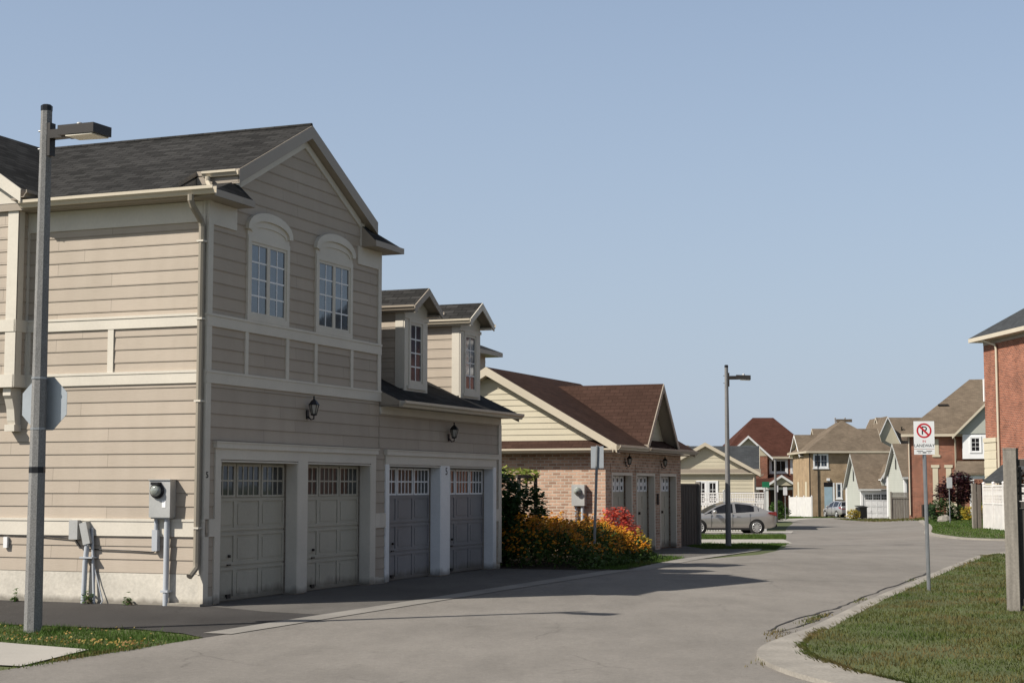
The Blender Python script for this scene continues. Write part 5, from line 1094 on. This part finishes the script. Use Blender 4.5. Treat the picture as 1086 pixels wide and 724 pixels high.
# ================================================================ plants
def leaves(mb, blobs, n, size, flat=.3, m=0, core=.35):
    wts = [b_[1][0]*b_[1][1]*b_[1][2] for b_ in blobs]
    for _ in range(n):
        c, r = random.choices(blobs, wts)[0]
        d_ = V((random.gauss(0, 1), random.gauss(0, 1), random.gauss(0, 1))).normalized(); k = (core+(1-core)*random.random())**.6*random.uniform(.85, 1.1)
        p = V((c[0]+d_.x*r[0]*k, c[1]+d_.y*r[1]*k, c[2]+d_.z*r[2]*k))
        if p.z < .02: p.z = random.uniform(.02, .2)
        a = V((random.gauss(0, 1), random.gauss(0, 1), random.gauss(0, flat))).normalized(); bb = a.cross(V((random.gauss(0, .5), random.gauss(0, .5), 1))).normalized(); s_ = size*random.uniform(.6, 1.4)
        mb.face([p-a*s_, p-bb*s_*.45, p+a*s_, p+bb*s_*.45], m)
def shrub(name, label, loc, blobs, n, size, mat, cat='shrub', stems=5, trunk=None, rz=0, group=None):
    t = thing(name, label, cat, loc, rz, group); b = MB(); leaves(b, blobs, n, size); b.build('foliage' if trunk is None else 'crown', mat, t, uvs=False)
    b = MB()
    if trunk: b.tube([(0, 0, -.1), (.03, .02, trunk*.5), (0, 0, trunk)], [.09, .07, .05], 7)
    for k in range(stems):
        c, r = random.choice(blobs); z0 = trunk or 0; b.tube([(0.05*math.cos(k), .05*math.sin(k), z0), (c[0]*.5, c[1]*.5, (z0+c[2])*.5+.05), (c[0]+random.uniform(-.3, .3)*r[0], c[1]+random.uniform(-.3, .3)*r[1], c[2]+r[2]*.5)], [.03, .02, .008], 5)
    b.build('branches' if trunk is None else 'trunk', stem_m, t); return t
# flower bed
bedp = UVs([(11.35, .25), (11.35, -2.3), (12.0, -2.6), (13.2, -2.5), (15, -2.35), (17.2, -2.25), (17.6, .3), (18.28, .3), (18.28, 4), (11.35, 4)])
drape('bed_soil', bedp, M('bed_soil', (.05, .04, .028), .95), .02)
blades('grass', UVs([(11.5, -1.6), (11.6, -2.55), (13.2, -2.5), (17.4, -2.25), (17.5, -1.3)]), 22000, .04, .14, .007, grass_green, 'grass edge below the orange flowers by the gutter')
fb = MB(); st_ = MB()
def bedh(u, v):
    h = .95*min(1, (u-11.3)/.5)*min(1, max(.0, (16.85-u)/.9)); h *= min(1, max(.15, (v+2.15)/.9)); return h*(.86+.14*math.sin(u*2.1)*math.cos(v*2.6))
for _ in range(15000):
    u0, v0 = random.uniform(11.4, 16.8), random.uniform(-2.1, 2.2); h = bedh(u0, v0)
    if h < .08: continue
    z = h*random.random()**.55*.97; p = uv(u0, v0, z); a = V((random.gauss(0, 1), random.gauss(0, 1), random.gauss(0, .7))).normalized(); bb = a.cross(V((random.gauss(0, .6), random.gauss(0, .6), 1))).normalized(); s_ = random.uniform(.03, .075)
    fb.face([p-a*s_, p-bb*s_*.4, p+a*s_, p+bb*s_*.4], 0)
clumps = [(random.uniform(11.5, 16.7), random.uniform(-1.95, 1.8), random.uniform(.12, .3), random.uniform(.85, 1.2)) for _ in range(105)]
for cu_, cv_, cr_, ch_ in clumps:
    for _ in range(int(270*cr_)):
        u0, v0 = random.gauss(cu_, cr_), random.gauss(cv_, cr_); h = bedh(u0, v0)*ch_
        if h < .28: continue
        z = h*random.choice([1, 1, 1, random.uniform(.55, 1)])+random.uniform(-.05, .07); p = uv(u0, v0, z)
        nn = V((random.gauss(-.25, .4), random.gauss(-.3, .4), 1)).normalized(); x = nn.orthogonal().normalized(); y = nn.cross(x); r = random.uniform(.026, .047); k = 7; ph = random.uniform(0, 6)
        fb.face([p+(x*math.cos(ph+2*math.pi*i/(2*k))+y*math.sin(ph+2*math.pi*i/(2*k)))*(r if i % 2 == 0 else r*.6)-nn*(.01 if i % 2 == 0 else 0) for i in range(2*k)], 1)
        c = p+nn*.006; fb.face([c+(x*math.cos(1.05*i)+y*math.sin(1.05*i))*r*.28 for i in range(6)], 2)
        if random.random() < .35:
            q_ = p-V((0, 0, .3)); fb.face([q_-x*.004, q_+x*.004, p+x*.003, p-x*.003], 0)
tag(fb.build('flower_bed', [leaf_bed, petal_m, seed_m], uvs=False), 'dense orange flowers filling the bed between tan and brick garages', 'flowers', kind='stuff')
p = uv(12.55, .55); shrub('dark_shrub', 'tall dark leafy shrub against the end of the dormer garage', tuple(p), [((-.3, .1, .8), (.75, .7, .9)), ((-.25, -.1, 1.55), (.6, .55, .5)), ((.75, -.35, 1.15), (.6, .5, .65)), ((.2, .3, .5), (1.1, .8, .5))], 7500, .08, leaf_dark, rz=LANE_ROT)
t = shrub('climbing_vine', 'lime green vine sprawling over the dark wooden trellis', tuple(uv(15.7, 1.35)), [((.0, .1, 2.02), (.55, .5, .12)), ((.5, -.1, 1.98), (.4, .3, .14)), ((-.4, .2, 2.08), (.3, .3, .1)), ((.25, -.2, 1.85), (.3, .2, .14))], 420, .065, leaf_lime, 'vine', 3, rz=LANE_ROT)
t = thing('trellis', 'dark wooden trellis frame under the lime green vine', 'trellis', tuple(uv(15.7, 1.35)), LANE_ROT)
for x in (-.5, .6):
    for y in (-.25, .45): wbox(t, x-.035, x+.035, y-.035, y+.035, -.1, 1.9, wood_dark, 'post')
for y in (-.25, .45): wbox(t, -.65, .75, y-.03, y+.03, 1.9, 1.97, wood_dark, 'beam')
shrub('leafy_perennial', 'broad leaved green plant in front of the brick wall', tuple(uv(15.2, 1.9)), [((0, 0, 1.1), (.28, .28, .22)), ((.25, .1, .75), (.35, .3, .35))], 160, .12, leaf_mid, 'plant', 4)
shrub('red_bush', 'scarlet leaved bush at the corner of the brick garage', tuple(uv(17.5, -.5)), [((0, 0, .84), (.5, .5, .36)), ((-.35, .15, .62), (.34, .34, .24)), ((.25, -.3, .5), (.42, .42, .4)), ((.1, .1, 1.0), (.34, .32, .24)), ((.45, -.1, .62), (.22, .25, .2))], 1700, .055, leaf_red)
shrub('yellow_bush', 'small golden leaved bush in front of the scarlet bush', tuple(uv(16.2, -1.45)), [((0, 0, .42), (.24, .24, .3)), ((.2, -.1, .34), (.18, .18, .22))], 380, .045, leaf_yellow)
# right-hand planting before the red brick house
shrub('burgundy_tree', 'small burgundy leaved tree before the white porch', (24.9, 90, gz(24.9, 90)), [((0, 0, 1.75), (1.15, 1.0, .85)), ((.9, 0, 1.6), (.8, .7, .7)), ((-.7, 0, 1.5), (.7, .6, .65)), ((.2, 0, 2.35), (.7, .6, .45))], 3200, .10, leaf_purple, 'tree', 6, 1.0)
shrub('green_shrub', 'rounded dark green shrub left of the burgundy tree', (23.6, 88.6, gz(23.6, 88.6)), [((0, 0, .65), (.8, .8, .7)), ((.9, 0, .5), (.7, .6, .5))], 1700, .09, leaf_dark)
shrub('low_hedge', 'low golden green shrub in front of the burgundy tree', (25.0, 87.5, gz(25, 87.5)), [((0, 0, .4), (.7, .6, .45)), ((.9, .2, .45), (.7, .6, .5))], 1300, .08, leaf_yellow)
shrub('green_shrub', 'light green shrub right of the burgundy tree', (26.3, 89.3, gz(26.3, 89.3)), [((0, 0, .55), (.7, .6, .6))], 900, .09, leaf_mid)
shrub('porch_shrub', 'leafy green shrub before the red roofed house porch', (20.9, 126.6, gz(20.9, 126.6)), [((0, 0, .8), (.75, .7, .8)), ((.5, 0, .6), (.5, .5, .55))], 1100, .11, leaf_mid)
shrub('golden_shrub', 'small golden shrub beside the pale garage gable', (28.4, 134.0, gz(28.4, 134)), [((0, 0, .42), (.62, .5, .45))], 600, .09, leaf_yellow)
for (u0, v0, s_) in ((-.06, 1.15, .12), (-.06, 1.85, .16), (-.1, 3.1, .08)):
    shrub('wall_weed', {1.15: 'small weed at the wall foot below the cable', 1.85: 'weed tuft at the foot of the grey pipes', 3.1: 'tiny weed at the wall foot near the lamp post'}[v0], tuple(uv(u0-.08, v0)), [((0, 0, s_*.5), (s_*.6, s_*1.3, s_*.6))], 60, .03, leaf_mid, 'weed', 2)

# ================================================================ far-apart pieces of one mesh become parts of their own
KEEP = ('siding', 'pickets', 'boards', 'rails', 'lattice', 'foliage', 'crown', 'trunk', 'branch', 'slat', 'grille', 'soldier', '_roof')
def split_pieces(o):
    me = o.data; nv = len(me.vertices)
    if nv == 0 or nv > 4000: return
    par = list(range(nv))
    def fnd(a):
        while par[a] != a: par[a] = par[par[a]]; a = par[a]
        return a
    for e in me.edges:
        a, b = fnd(e.vertices[0]), fnd(e.vertices[1])
        if a != b: par[a] = b
    isl_ = {}
    for i in range(nv): isl_.setdefault(fnd(i), []).append(i)
    if len(isl_) < 2 or len(isl_) > 500: return
    ks = list(isl_); bb = []
    for k in ks:
        c = np.array([me.vertices[i].co for i in isl_[k]]); bb.append((c.min(0), c.max(0)))
    lo = np.array([x[0] for x in bb]); hi = np.array([x[1] for x in bb]); sz = (hi-lo).max(1); n = len(ks)
    gap = np.maximum(0, np.maximum(lo[:, None]-hi[None], lo[None]-hi[:, None])); near = np.sqrt((gap**2).sum(2)) <= np.maximum(.02, .45*np.maximum(sz[:, None], sz[None]))
    pc = list(range(n))
    def f2(a):
        while pc[a] != a: a = pc[a]
        return a
    for a, b in zip(*np.nonzero(np.triu(near, 1))):
        x, y = f2(a), f2(b)
        if x != y: pc[x] = y
    grp = {}
    for i in range(n): grp.setdefault(f2(i), []).append(i)
    if len(grp) < 2: return
    vg = {}
    for gi, g_ in enumerate(grp.values()):
        for i in g_:
            for q in isl_[ks[i]]: vg[q] = gi
    for gi in range(len(grp)):
        bm = bmesh.new(); bm.from_mesh(me); bm.verts.ensure_lookup_table()
        bmesh.ops.delete(bm, geom=[v for v in bm.verts if vg[v.index] != gi], context='VERTS')
        m2 = bpy.data.meshes.new(o.name.split('.')[0]); bm.to_mesh(m2); bm.free()
        for mt in me.materials: m2.materials.append(mt)
        if gi == 0: first = m2
        else:
            c = bpy.data.objects.new(o.name.split('.')[0], m2); COL.objects.link(c); c.parent = o.parent
    o.data = first
for o in list(S.objects):
    if o.type == 'MESH' and o.parent and not any(k in o.name for k in KEEP): split_pieces(o)
